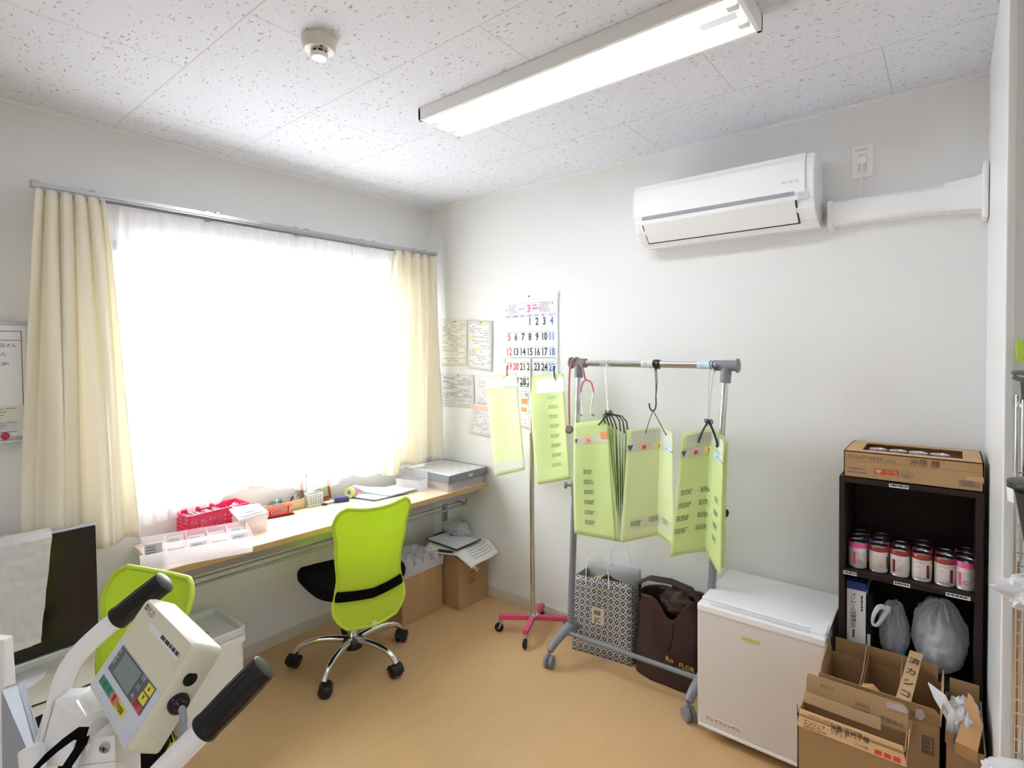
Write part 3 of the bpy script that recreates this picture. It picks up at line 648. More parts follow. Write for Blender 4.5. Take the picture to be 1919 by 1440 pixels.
# ---- perforated white stand, mirror, stapler, grey case
po = V((.115, -1.0, DZ+.0005)); pa = V((.004, .082, 0)); pb = V((-.04, .0, 0))
t = thing('pencil_stand', 'small white perforated stand right of the wooden box', 'pencil stand', po+pa/2+pb/2)
g = G(); rows = [(.012+.0105*k, .0185+.0105*k) for k in range(5)]
perf(g, po, pa, .068, 8, rows, .0015, (-1, 0, 0), .6); perf(g, po+pb, pa, .068, 8, rows, .0015, (1, 0, 0), .6); perf(g, po, pb, .068, 4, rows, .0015, (0, 1, 0), .6); perf(g, po+pa, pb, .068, 4, rows, .0015, (0, -1, 0), .6)
g.prism([po, po+pa, po+pa+pb, po+pb], (0, 0, .0015)); g.to('perforated_body', M['white'], t)
g = G(); g.prism([po+V((-.003, .003, .002)), po+pa+V((-.003, -.003, .002)), po+pa+pb+V((.003, -.003, .002)), po+pb+V((.003, .003, .002))], (0, 0, .055)); g.to('inner_lining', M['dgrey'], t)
mo = V((.066, -1.0, DZ+.004))
t = thing('desk_mirror', 'brown framed stand mirror half hidden by the voile', 'mirror', mo+V((0, .09, 0)))
g = G(); a0, a1, zz0, zz1 = 0, .175, 0, .15; F_ = lambda y, z: mo+V((-.012-z*.18, y, z))
for p in (((a0, zz0), (a1, zz0), (a1, .016), (a0, .016)), ((a0, zz1-.014), (a1, zz1-.014), (a1, zz1), (a0, zz1)), ((a0, zz0), (a0+.014, zz0), (a0+.014, zz1), (a0, zz1)), ((a1-.014, zz0), (a1, zz0), (a1, zz1), (a1-.014, zz1))):
    g.prism([F_(*q) for q in p], (-.012, 0, 0))
g.to('mirror_frame', M['brown'], t, bevel=.002)
g = G(); g.prism([F_(*q)+V((-.004, 0, 0)) for q in ((.012, .012), (a1-.012, .012), (a1-.012, zz1-.012), (.012, zz1-.012))], (-.004, 0, 0)); g.to('mirror_glass', M['chrome'], t)
g = G(); g.prism([mo+V((.0, .02, -.003)), mo+V((.0, .155, -.003)), mo+V((-.05, .155, -.003)), mo+V((-.05, .02, -.003))], (0, 0, .008)); g.to('foot', M['brown'], t)
c = V((.135, -.875, DZ+.0005)); t = thing('eyeglass_case', 'slim grey case with a dark tip lying before the mirror', 'case', c)
g = G(); g.prism([c+V((-.015, -.05, 0)), c+V((.01, -.045, 0)), c+V((.012, .05, 0)), c+V((-.012, .05, 0))], (0, 0, .01)); g.to('case_body', M['lgrey'], t, bevel=.003)
g = G(); g.prism([c+V((-.004, -.062, 0)), c+V((.016, -.052, 0)), c+V((.016, -.036, 0)), c+V((-.004, -.046, 0))], (0, 0, .0115)); g.to('tip', mat('dark_brown', (70, 48, 42), .3), t, bevel=.003)
c = V((.16, -.83, DZ+.0005)); u = V((.04, .08, 0)).normalized(); v = V((-u.y, u.x, 0)); P = lambda x, y, z: c+u*x+v*y+ZU*z
t = thing('stapler', 'small dark blue stapler on the desk', 'stapler', c)
g = G(); g.prism([P(-.038, -.011, 0), P(.038, -.011, 0), P(.038, .011, 0), P(-.038, .011, 0)], (0, 0, .006)); g.to('stapler_base', M['blue'], t, bevel=.002)
g = G(); g.loft([[P(x, -w_, z0), P(x, w_, z0), P(x, w_*.8, z1), P(x, -w_*.8, z1)] for x, w_, z0, z1 in ((-.04, .010, .01, .02), (-.03, .012, .008, .027), (.02, .012, .008, .028), (.036, .010, .009, .024), (.041, .008, .01, .018))]); g.to('stapler_arm', M['blue'], t, smooth=True)
g = G(); g.prism([P(-.043, -.006, .012), P(-.03, -.006, .022), P(-.03, .006, .022), P(-.043, .006, .012)], (0, 0, .004)); g.to('thumb_rest', M['lgrey'], t)
# ---- tape rolls
for k, (cc, m_, lb) in enumerate((((.125, -.752, DZ+.031), 'yt', 'pale yellow-green tape roll standing on its edge on the desk'), ((.115, -.724, DZ+.031), 'pk', 'bright pink tape roll leaning behind the yellow-green roll'))):
    mm = mat('tape_'+m_, (218, 232, 130) if m_ == 'yt' else (240, 150, 210), .4)
    ax_ = V((.35, -.93, 0)).normalized(); t = thing('tape_roll', lb, 'tape', V(cc)-ZU*.03, 'tape rolls on the desk')
    g = G(); g.lathe([(.015, -.010), (.030, -.010), (.030, .010), (.015, .010), (.015, -.010)], cc, ax_, 28, False); g.to('tape', mm, t, smooth=True)
    g = G(); g.lathe([(.012, -.009), (.0152, -.009), (.0152, .009), (.012, .009), (.012, -.009)], cc, ax_, 20, False); g.to('core', M['lgrey'], t, smooth=True)
# ---- papers on the desk
def sheet_on(name, label, cat, pts, m, z, curl=None, grp=None, ln=0, edge=None):
    t = thing(name, label, cat, sum([V((*p, z)) for p in pts], V())/4, grp)
    P = [V((*p, z)) for p in pts]
    f = lambda a, b: P[0].lerp(P[1], a).lerp(P[3].lerp(P[2], a), b) + ZU*(curl(a, b) if curl else 0)
    g = G(); g.grid(f, 10, 10); g.to('sheet', M[m], t, smooth=True, solid=.0012)
    if ln:
        g = G(); rr = random.Random(ln)
        for i in range(ln):
            a = .1; b = .1+.8*i/ln
            while a < .85: k = .04+.15*rr.random(); g.face([f(a, b)+ZU*.001, f(a+k, b)+ZU*.001, f(a+k, b+.02)+ZU*.001, f(a, b+.02)+ZU*.001]); a += k+.03
        g.to('print', M['inkgrey'], t)
    if edge:
        g = G(); g.tube([f(i/8, 0)+ZU*.001 for i in range(9)], .0012, 5); g.to('coloured_edge', M[edge], t)
    return t
z = DZ+.002
sheet_on('clipboard', 'clipboard with a blue-edged sheet lying nearest the stapler', 'clipboard', [(.135, -.76), (.30, -.72), (.33, -.5), (.14, -.53)], 'dgrey', z)
sheet_on('document', 'blue-edged white document lying on the clipboard', 'document', [(.14, -.75), (.295, -.71), (.322, -.5), (.145, -.53)], 'paper', z+.004, ln=6, edge='inkpurple')
sheet_on('document', 'white document on top of the pile, nearest the clear bin', 'document', [(.13, -.66), (.31, -.62), (.33, -.43), (.13, -.46)], 'paper', z+.009, lambda a, b: .006*a*b, edge='inkblue')
sheet_on('document', 'loose sheet curling up against the window behind the pile', 'document', [(.08, -.7), (.14, -.62), (.14, -.48), (.08, -.52)], 'paper', z+.004, lambda a, b: .05*max(0, 1-a*1.6)*(1-b)**1.2)
# ---- small clear box with open hinged lid
o = V((.345, -.425, DZ+.0005)); a = V((-.165, -.04, 0)); b = V((-.02, .075, 0))
t = thing('lidded_box', 'small clear plastic box with raised hinged lid beside the organizer tray', 'plastic box', o+a/2+b/2)
g = G(); openbox(g, o, a, b, .062, .0018, .003); g.to('box_body', M['clear'], t)
g = G(); g.prism([o+b+V((0, .0, .063)), o+a+b+V((0, .0, .063)), o+a+b+V((-.012, .012, .11)), o+b+V((-.012, .012, .108))], (.002, .003, 0)); g.to('lid', M['clear'], t)
# ---- large organizer tray resting on a clear box
o = V((.505, -.345, DZ+.0005)); a = V((.004, .33, 0)); b = V((-.41, .01, 0))
t = thing('storage_tray', 'shallow clear pinkish box under the grey-sided tray, right end of desk', 'plastic box', o+a/2+b/2)
g = G(); openbox(g, o+V((-.02, .01, 0)), a*.9, b*.93, .052, .002, .005); g.to('box_body', M['clearpink'], t)
o = o+ZU*.0535
t = thing('organizer_tray', 'large tray with grey taped sides and clear lid over white cards', 'organizer', o+a/2+b/2)
g = G(); openbox(g, o, a, b, .044, .003); g.to('tray_sides', mat('slate_tape', (120, 126, 134), .35), t)
g = G(); openbox(g, o+V((-.004, .004, .001)), a*.97, b*.98, .04, .002); g.to('tray_lining', M['white'], t)
for i in range(4):
    for j in range(5):
        c = o + a*(.03+.235*i) + b*(.03+.19*j) + ZU*.0395
        g = G(); g.prism([c, c+a*.222, c+a*.222+b*.178, c+b*.178], (0, 0, .003)); q = g.to('card', M['paper'], t)
        g = G(); g.lines(c+a*.19+b*.03+ZU*.0035, b.normalized(), -a.normalized(), .05, .03, 2, .3, .4, i*5+j); g.to('print', M['inkgrey'], q)
g = G(); g.prism([o+V((.003, -.003, .0445)), o+a+V((.003, .003, .0445)), o+a+b+V((-.003, .003, .0445)), o+b+V((-.003, -.003, .0445))], (0, 0, .0015)); g.to('clear_lid', M['lidclear'], t)
for (p, r_, s_) in ((o+b*.78+V((0, -.0015, .018)), V((1, 0, 0)), 'No.1'), (o+a*.5+V((.0015, 0, .012)), V((0, 1, 0)), '予備薬')):
    g = G(); g.quad(p, r_*.034, ZU*.016); lb = g.to('name_label', M['paper'], t)
    g = G(); g.text(s_, .011, p+V((.0003, -.0003, .004)), r_, ZU); g.to('lettering', M['ink'], lb)

# ---------------------------------------------------------------- office chairs
def make_chair(label, loc, face, group=None):
    """built facing +X at the origin, then turned to face the given angle"""
    t = thing('office_chair', label, 'chair', (0, 0, 0), group)
    g = G(); n = 40
    def blobsq(z, k, r=.6):
        out = []
        for i in range(n):
            a = 2*PI*i/n; c, s_ = math.cos(a), math.sin(a); p = 3.2
            m_ = (abs(c)**p+abs(s_)**p)**(-1/p); x = c*m_*.228*k; y = s_*m_*.238*k
            out.append(V((x+.0, y, z - (.03*max(0, (x-.12)/.1)**2 if x > .12 else 0) + .012*(y/.22)**2)))
        return out
    g.loft([blobsq(.398, .74), blobsq(.405, .9), blobsq(.43, 1.0), blobsq(.455, 1.0), blobsq(.472, .95), blobsq(.478, .8), blobsq(.478, .4), blobsq(.476, .05)])
    g.to('seat', M['blackfab'], t, smooth=True)
    g = G(); g.box((-.11, -.07, .37), (.11, .07, .408)); g.to('tilt_mechanism', M['black'], t, bevel=.01)
    # mesh back: profile along height, wrapped sideways, outline narrowing at the waist
    def side(v): return lerp(.30, .87, v)
    def f(u, v):
        hw = interp(v, [0, .12, .38, .7, .9, 1], [.158, .178, .152, .168, .188, .182])
        z = side(v) - (.0 if abs(u) < .75 else .0)
        if v < .12: z = .30 + .0684*(v/.12)**1.0
        dip = .025*(1-u*u)
        z += (-dip if v > .8 else 0)*(v-.8)/.2 + (-.02*(1-abs(u))*(1-v) if v < .3 else 0)
        x = -.258 + interp(v, [0, .25, .45, .75, 1], [.015, .026, .012, -.025, -.068])
        x += .05*(u*u) * (.5+.5*v) + (.0)
        return V((x, u*hw, z))
    def g2(a, b):                                        # rounded outline: squeeze the corners
        u, v = a*2-1, b
        r = .2
        dv = min(v, 1-v)
        if dv < r: k = 1-(1-math.sqrt(max(0, 1-((r-dv)/r)**2)))*.24
        else: k = 1
        return f(u*k, v)
    g = G(); g.grid(g2, 28, 36); g.to('backrest', M['lime'], t, smooth=True, solid=.008)
    per = [g2(0, i/30) for i in range(31)] + [g2(i/20, 1) for i in range(1, 21)] + [g2(1, 1-i/30) for i in range(1, 31)] + [g2(1-i/20, 0) for i in range(1, 21)]
    g = G(); g.tube(per, .0085, 8); g.to('back_piping', M['limeedge'], t, smooth=True)
    g = G(); L = []
    for i in range(17):
        u = -1+i/8; v0, v1 = .22, .295
        p0, p1 = f(u*1.06, v0), f(u*1.06, v1); o = V((-.016, 0, 0)) if abs(u) < .99 else V((-.004, 0, 0))
        L.append([p0+o, p1+o, p1+o+V((.006, 0, 0)), p0+o+V((.006, 0, 0))])
    g.loft(L); g.to('back_band', M['blackfab'], t)
    g = G(); g.ribbon([V((-.0, 0, .385)), V((-.14, 0, .383)), V((-.195, 0, .395)), V((-.208, 0, .43)), V((-.213, 0, .47))], (0, .05, 0), .012, (.3, 0, 1)); g.to('back_support', M['black'], t, smooth=True)
    g = G(); g.box((-.252, -.01, .285), (-.246, .01, .3)); g.to('care_tag', M['paper'], t)
    g = G(); g.cyl((0, 0, .1), (0, 0, .26), .025, n=24); g.cyl((0, 0, .26), (0, 0, .38), .0145, n=20); g.to('gas_lift', M['chrome'], t, smooth=True)
    g = G(); g.lathe([(.03, .07), (.048, .078), (.05, .115), (.044, .128), (.0, .128)], n=28); g.to('base_hub', M['black'], t, smooth=True)
    for k in range(5):
        a = R(58+72*k); d = V((math.cos(a), math.sin(a), 0)); q = V((-d.y, d.x, 0))
        g = G(); path = [d*.03+ZU*.115, d*.11+ZU*.124, d*.19+ZU*.12, d*.25+ZU*.10, d*.278+ZU*.066]
        g.tube(path, lambda s_: lerp(.0175, .013, s_), 14, 2); lg = g.to('base_arm', M['chrome'], t, smooth=True)
        c = d*.28; w_ = V((math.cos(a+1.1+k*.9), math.sin(a+1.1+k*.9), 0)); x = V((-w_.y, w_.x, 0))
        g = G()
        for s_ in (-1, 1):
            g.lathe([(.0, -.010), (.022, -.0105), (.028, -.006), (.028, .006), (.022, .0105), (.0, .010)], c+x*.017*s_+w_*.008+ZU*.028, x, 20)
        L = []
        for i in range(9):
            th = R(-5+i*24); p = c+w_*.008+ZU*.030 + (w_*math.cos(th)+ZU*math.sin(th))*.0315
            L.append([p-x*.027, p+x*.027, p+x*.027-(w_*math.cos(th)+ZU*math.sin(th))*.004, p-x*.027-(w_*math.cos(th)+ZU*math.sin(th))*.004])
        g.loft(L); g.cyl(c+ZU*.045, c+ZU*.075, .0075, n=12)
        g.to('caster', M['black'], lg, smooth=True)
    t.location = loc; t.rotation_euler = (0, 0, face); t['label'] = label
    return t
def place(src, label, loc, face, group):
    return dup(src, loc, face, label, group)
ch = make_chair('lime mesh office chair with black seat standing free in the middle of the floor', (0, 0, 0), 0, 'lime office chairs')
ch2 = place(ch, 'lime mesh office chair in front of the television, partly behind the white frame with grips', (.91, -2.215, 0), R(288), 'lime office chairs')
ch.location = (.452, -.972, 0); ch.rotation_euler = (0, 0, R(168))

# ---------------------------------------------------------------- storage bin under the desk
b0 = V((.40, -1.475, 0)); ba = V((-.30, .0, 0)); bb = V((0, -.26, 0)); bh = .335
t = thing('storage_bin', 'white plastic storage bin with recessed grey lid below desk', 'storage bin', b0+ba/2+bb/2)
def rrect(c, hx, hy, r, z, n=5):
    out = []
    for (sx_, sy), a0 in (((1, 1), 0), ((-1, 1), 90), ((-1, -1), 180), ((1, -1), 270)):
        for i in range(n+1):
            a = R(a0+90*i/n); out.append(V((c.x+sx_*(hx-r)+r*math.cos(a), c.y+sy*(hy-r)+r*math.sin(a), z)))
    return out
c = b0+ba/2+bb/2
g = G(); g.loft([rrect(c, .137, .118, .03, .0), rrect(c, .148, .129, .03, .01), rrect(c, .15, .131, .03, bh)], True); g.to('bin_body', M['white'], t, smooth=True)
g = G(); g.loft([rrect(c, .152, .133, .03, bh-.03), rrect(c, .157, .138, .03, bh-.028), rrect(c, .157, .138, .03, bh-.002), rrect(c, .152, .133, .03, bh)], True); g.to('rim_band', M['white'], t, smooth=True)
g = G(); g.loft([rrect(c, .15, .131, .03, bh), rrect(c, .156, .137, .03, bh+.004), rrect(c, .156, .137, .03, bh+.03), rrect(c, .150, .131, .028, bh+.034), rrect(c, .140, .121, .024, bh+.03), rrect(c, .136, .117, .022, bh+.008)], True); g.to('lid', mat('bin_lid', (222, 223, 224), .35, alpha=.95), t, smooth=True)
g = G(); g.box((c.x+.149, c.y-.05, bh-.06), (c.x+.156, c.y+.05, bh-.028)); g.to('latch', M['white'], t, bevel=.003)
g = G(); g.text('備品', .03, (c.x+.03, c.y-.03, bh+.0092), (.2, 1, 0), (-1, .2, 0)); g.to('lettering', M['dgrey'], t)

# ---------------------------------------------------------------- television on a low white table, tissue sheet
t = thing('low_table', 'low white table carrying the television', 'table', (.3, -2.4, 0))
g = G(); g.box((.03, -3.0, .375), (.52, -1.80, .405)); g.to('table_top', mat('offwhite_board', (226, 220, 202), .4), t, bevel=.003)
for x in (.05, .40):
    for y in (-2.96, -1.83):
        g = G(); g.box((x-.012, y-.012, .055), (x+.024, y+.024, .375)); lg = g.to('leg', M['lgrey'], t)
        g = G(); g.lathe([(0, -.011), (.022, -.011), (.027, -.006), (.027, .006), (.022, .011), (0, .011)], (x+.006, y+.006, .0275), (.4, 1, 0), 20); g.cyl((x+.006, y+.006, .03), (x+.006, y+.006, .056), .009); g.to('caster', M['black'], lg, smooth=True)
t = thing('television', 'black flat television with silver edge standing before the left drape', 'television', (.25, -2.33, .405))
x0 = .25; ty0, ty1, tz0, tz1 = -2.73, -1.952, .452, .912
g = G(); g.box((x0-.035, ty0, tz0), (x0, ty1, tz1)); g.to('cabinet', M['alu'], t, bevel=.006)
g = G(); g.box((x0-.055, ty0+.1, tz0+.06), (x0-.035, ty1-.1, tz1-.06)); g.to('rear_housing', M['lgrey'], t, bevel=.015)
g = G(); g.box((x0, ty0+.004, tz0+.03), (x0+.012, ty1-.004, tz1-.006)); bz = g.to('bezel', mat('glossy_black', (14, 13, 14), .22), t, bevel=.003)
g = G(); g.box((x0+.004, ty0+.045, tz0+.085), (x0+.0135, ty1-.045, tz1-.045)); g.to('screen', M['screen'], t)
g = G(); g.box((x0-.0, ty0+.002, tz0), (x0+.02, ty1-.002, tz0+.03)); g.to('speaker_bar', M['alu'], t, bevel=.006)
g = G(); cy = (ty0+ty1)/2
g.loft([[V((.22+.13*math.cos(a)*k, cy+.24*math.sin(a)*k, z)) for a in [2*PI*i/32 for i in range(32)]] for z, k in ((.4055, 1), (.412, 1), (.417, .95), (.42, .3))]); g.to('pedestal_base', M['gloss'], t, smooth=True)
g = G(); g.box((.205, cy-.07, .415), (.235, cy+.07, tz0+.05)); g.to('pedestal_neck', M['black'], t, bevel=.004)
g = G(); g.tube([(.45, -1.99, .409), (.46, -2.1, .409), (.44, -2.25, .409), (.4, -2.4, .409), (.3, -2.5, .409)], .0025, 6, 2)
t = tag(g.to('cable', M['black'], None, smooth=True), 'thin black cable lying across the low white table', 'cable')
t = thing('tissue_sheet', 'crumpled white paper sheet draped over the television', 'paper sheet', (.24, -2.3, .9))
def f(u, v):
    y = lerp(-2.085, -2.78, u) - .06*max(0, v-.28)*(1-u)**2
    s_ = v*.55 - .12
    if s_ < 0: x, z = x0-.04+ (-.0), tz1+.004+s_*.9
    if s_ < 0: x = x0-.045
    elif s_ < .055: x, z = x0-.045+s_*1.2, tz1+.006+.004*math.sin(s_/.055*PI)
    else: x, z = x0+.024, tz1-(s_-.055)
    nz = noise.fractal(V((y*7, z*7, 3)), .7, 2, 4)*.010 + abs(noise.noise(V((y*12, z*12, 1))))*.006
    if s_ >= .055: x += nz+.012
    else: z += abs(nz)*.4
    z += .012*noise.noise(V((y*5, 0, 7))) if v > .95 else 0
    return (x, y+.006*noise.noise(V((z*9, 5, 0))), z)
g = G(); g.grid(f, 60, 60); g.to('sheet', M['crumple'], t, smooth=False, solid=.0008)

# ---------------------------------------------------------------- cartons and papers under the desk
def carton(name, label, lo, hi, m='card', closed=True, rz=0, bev=.003, group=None):
    c = V(((lo[0]+hi[0])/2, (lo[1]+hi[1])/2, lo[2])); t = thing(name, label, 'cardboard box', c, group)
    g = G(); g.box(lo, hi); g.to('carton_body', M[m], t, bevel=bev); return t
t = carton('cardboard_box', 'brown cardboard box carrying the clear cup tray, under the desk', (.085, -.61, .001), (.392, -.30, .268))
g = G(); g.box((.15, -.6105, .262), (.2, -.3, .2685)); g.box((.393, -.47, .2), (.3935, -.45, .268)); g.to('tape_strip', M['tape'], t)
t = carton('cardboard_box', 'tall brown cardboard box with newspaper on top, under desk right end', (.215, -.275, .001), (.508, -.03, .352))
g = G(); g.lines((.5085, -.20, .13), (0, 1, 0), (0, 0, 1), .07, .05, 3, .5, .2); g.text('本体', .03, (.5086, -.19, .19), (0, 1, 0), (0, 0, 1)); g.to('print', mat('carton_print', (120, 96, 70), .8), t)
# cup tray
o = V((.432, -.63, .2695)); a = V((.012, .355, 0)); b = V((-.30, .0, 0))
t = thing('cup_tray', 'clear plastic tray holding rows of small clear cups', 'tray', o+a/2+b/2)
g = G(); openbox(g, o+V((-.04, 0, 0)), a*.92, b*.95, .055, .002, .004); g.to('tray_body', M['clear'], t)
cup = None
for i in range(5):
    for j in range(4):
        c = o + a*(.1+.18*i) + b*(.24+.2*j) + ZU*.004
        cl = 'clear plastic cup in the tray on the cardboard box'
        if cup is None:
            cup = thing('medicine_cup', cl, 'cup', c, 'clear cups in the tray')
            g = G(); g.lathe([(.017, 0), (.024, .05), (.025, .072), (.0235, .072), (.022, .05), (.015, .002)], c, n=16, cap=False); g.to('cup_wall', M['clear'], cup, smooth=True)
            g = G(); g.text('ml', .012, (c.x+.0245, c.y-.006, c.z+.045), (0, 1, 0), (0, 0, 1)); g.to('marking', M['inkgrey'], cup)
            cup0 = V(c)
        elif i*4+j < 99: dup(cup, c, (i*3+j)*.5, cl, 'clear cups in the tray')
# newspaper draped over the tall box
np_ = [at(795, 1022, 'z', .36), at(862, 985, 'z', .365), at(908, 1000, 'z', .365), at(934, 1025, 'z', .345), at(884, 1066, 'z', .30), at(860, 1040, 'z', .36)]
t = thing('newspaper', 'printed newspaper sheet draped over the corner of the tall box', 'newspaper', (.45, -.2, .355))
q0, q1, q2, q3 = at(793, 1024, 'z', .356), at(858, 988, 'z', .356), at(934, 1024, 'z', .34), at(884, 1067, 'z', .285)
def nf(a, b):
    p = q0.lerp(q1, a).lerp(q3.lerp(q2, a), b)
    p.z = .3565 + .004*math.sin(a*7) - max(0, (p.x-.513))*.6 - max(0, -.282-p.y)*.6
    return p
g = G(); g.grid(nf, 24, 24); g.to('sheet', mat('newsprint', (226, 225, 220), .9), t, smooth=True, solid=.001)
g = G(); rr = random.Random(12); up_ = ZU*.0018
for i in range(9):
    b = .55+.045*i; a = .25
    while a < .9:
        k = .02+.03*rr.random(); g.face([nf(a, b)+up_, nf(min(.93, a+k), b)+up_, nf(min(.93, a+k), b+.014)+up_, nf(a, b+.014)+up_]); a += k+.015
g.to('columns', M['inkgrey'], t)
g = G()
for a, b, w_, h_ in ((.02, .28, .05, .32), (.0, .62, .07, .3), (.96, .3, .02, .62)): g.face([nf(a, b)+up_, nf(a+w_, b)+up_, nf(a+w_, b+h_)+up_, nf(a, b+h_)+up_])
g.to('headline_blocks', M['black'], t)
p = nf(.06, .92)+up_*2; d_ = (nf(.06, .62)-nf(.06, .92)); g = G(); g.text('E-SAT', .03, p, -d_, (nf(.0, .9)-nf(.2, .9))); g.to('headline', M['paper'], t)
cb_ = [at(797, 1011, 'z', .372), at(842, 996, 'z', .372), at(902, 1012, 'z', .372), at(856, 1032, 'z', .372)]
t = thing('clipboard', 'black-edged clipboard with white sheet and pink note on the newspaper', 'clipboard', sum(cb_, V())/4)
g = G(); g.prism(cb_, (0, 0, .003)); g.to('board', M['black'], t)
cc = sum(cb_, V())/4; g = G(); g.prism([p.lerp(cc, .07)+ZU*.003 for p in cb_], (0, 0, .001)); g.to('sheet', mat('blue_white_sheet', (214, 216, 226), .8), t)
g = G(); g.cyl(cb_[0].lerp(cb_[1], .35)+ZU*.008, cb_[0].lerp(cb_[1], .7)+ZU*.008, .004); g.to('clip', M['black'], t)
p = cc.lerp(cb_[1], .35)+ZU*.0045; g = G(); g.quad(p, (cb_[1]-cb_[0])*.12, (cb_[3]-cb_[0])*-.1); g.to('pink_note', M['inkred'], t)
t = thing('plastic_bag', 'grey-white plastic bag crumpled behind the clipboard against the wall', 'plastic bag', (.28, -.1, .356))
g = G(); blob(g, (.30, -.09, .405), (.11, .05, .05), 5, .18, 1.8, 44, 28); g.to('film', mat('grey_film', (206, 208, 212), .4, alpha=.95, transl=.2), t, smooth=False)

# ---------------------------------------------------------------- drip stand with two pocket sheets
ic = V((.997, -.2, 0)); t = thing('drip_stand', 'chrome drip stand on a pink cross base with casters', 'drip stand', ic)
ends = [V((.842, -.305, 0)), V((1.058, -.352, 0)), V((.952, -.048, 0)), V((1.152, -.095, 0))]
for e in ends:
    g = G(); d = (e-ic); d.z = 0; u = d.normalized(); v = V((-u.y, u.x, 0)); L = d.length
    g.prism([ic+v*.014+ZU*.075, ic-v*.014+ZU*.075, ic-v*.014+u*L+ZU*.07, ic+v*.014+u*L+ZU*.07], (0, 0, .024)); lg = g.to('base_arm', M['magenta'], t, bevel=.003)
    c = ic+u*(L-.012); a = u; g = G(); g.cyl(c+ZU*.055, c+ZU*.072, .013); g.prism([c+v*.012+ZU*.06, c+v*.012+a*.02+ZU*.02, c+v*.012+a*.01+ZU*.02, c+v*.012-a*.012+ZU*.06], v*.002); g.prism([c-v*.012+ZU*.06, c-v*.012+a*.02+ZU*.02, c-v*.012+a*.01+ZU*.02, c-v*.012-a*.012+ZU*.06], v*-.002)
    g.to('caster_fork', M['steel'], lg, bevel=.001)
    g = G(); g.lathe([(.0, -.0095), (.02, -.0095), (.0245, -.005), (.0245, .005), (.02, .0095), (0, .0095)], c+a*.012+ZU*.0246, v, 20); g.to('caster_wheel', M['rubber'], lg, smooth=True)
g = G(); g.cyl(ic+ZU*.098, ic+ZU*.103, .03); g.cyl(ic+ZU*.103, ic+ZU*.125, .017); g.to('collar', M['chrome'], t, smooth=True)
g = G(); g.cyl(ic+ZU*.1, ic+ZU*1.06, .0127, n=20); g.to('lower_pole', M['pole'], t, smooth=True)
g = G(); g.cyl(ic+ZU*1.055, ic+ZU*1.1, .0165, n=20); g.to('height_lock', M['pole'], t, smooth=True)
g = G(); g.cyl(ic+ZU*1.1, ic+ZU*1.50, .0085, n=16); g.to('upper_pole', M['pole'], t, smooth=True)
g = G()
pts = [V((.83+.02*math.cos(a), -.2, 1.485+.02*math.sin(a))) for a in [R(-200+i*22) for i in range(10)]]
g.tube([(1.15, -.2, 1.505), (.997, -.2, 1.505), (.85, -.2, 1.505)], .003, 8); g.to('cross_rod', M['steel'], t, smooth=True)
for x, s_ in ((.832, -1), (1.168-.02, 1)):
    g = G(); g.tube([V((x-s_*.005+s_*.022*math.sin(a), -.2, 1.485+.02*math.cos(a))) for a in [R(i*25) for i in range(10)]], .003, 8); g.to('hook', M['steel'], t, smooth=True)

def sheetf(P, bend=(0, 0), bow=.006):
    tl, tr, br, bl = [V(p) for p in P]
    def f(a, b):
        p = tl.lerp(tr, a).lerp(bl.lerp(br, a), b)
        n_ = (tr-tl).cross(bl-tl).normalized()
        k = bend[0]*(1-abs(2*a-1)) ; return p - n_*(k + bow*math.sin(b*PI)*math.cos(a*5))
    return f
def patch(g, f, a0, a1, b0, b1, off, nu=6, nv=2):
    def q(i, j): return f(lerp(a0, a1, i), lerp(b0, b1, j))+V(off)
    return g.grid(q, nu, nv)
def smallprint(g, f, a0, b0, w_, h_, off, seed):
    rr = random.Random(seed)
    for i in range(4):
        a = a0; b = b0+h_*i/4
        while a < a0+w_*(.8 if i else 1):
            k = w_*(.1+.25*rr.random()); a2 = min(a+k, a0+w_); g.face([f(a, b)+off, f(a2, b)+off, f(a2, b+h_*.14)+off, f(a, b+h_*.14)+off]); a += k+w_*.06
OF = V((0, -.0022, 0))
# pale sheet on the left hook
t = thing('pocket_sheet', 'pale lime vinyl pocket sheet clipped to the left hook of the drip stand', 'pocket sheet', (.82, -.2, 1.41), 'pocket sheets on the drip stand')
f = sheetf([(.672, -.205, 1.402), (.902, -.205, 1.422), (.958, -.21, .893), (.75, -.215, .826)], (0, 0), .008)
g = G(); g.grid(f, 16, 24); g.to('sheet', M['sheetpale'], t, smooth=True, solid=.0014)
g = G(); patch(g, f, .03, 1, .03, .15, OF); patch(g, f, .04, .985, .88, .965, OF); g.to('header_strip', M['strip'], t)
g = G(); patch(g, f, .04, .4, .135, .16, OF*1.4); g.to('orange_tag', M['yeltag'], t); g = G(); patch(g, f, .55, .95, .13, .155, OF*1.4); g.to('green_tag', mat('green_tag', (170, 232, 160), .6), t)
g = G(); g.tube([(.832, -.2, 1.464), (.834, -.207, 1.43), (.838, -.209, 1.405)], .003, 6); g.tube([(.835, -.21, 1.41), (.80, -.212, 1.385)], .0012, 5); g.to('cord_tie', M['black'], t, smooth=True)
t = thing('pocket_sheet', 'lime vinyl pocket sheet clipped to the right hook of the drip stand', 'pocket sheet', (1.1, -.2, 1.41), 'pocket sheets on the drip stand')
f = sheetf([(.982, -.2, 1.405), (1.208, -.205, 1.425), (1.252, -.21, .885), (1.046, -.215, .824)], (0, 0), .01)
g = G(); g.grid(f, 16, 24); g.to('sheet', M['sheet'], t, smooth=True, solid=.0014)
g = G(); patch(g, f, .22, 1, .035, .17, OF); g.to('header_strip', mat('white_strip', (222, 224, 226), .5), t)
g = G()
for k in range(8): smallprint(g, f, .5, .2+.09*k, .28, .035, OF*1.2, k)
g.to('print', mat('sheet_print', (150, 178, 100), .6), t)
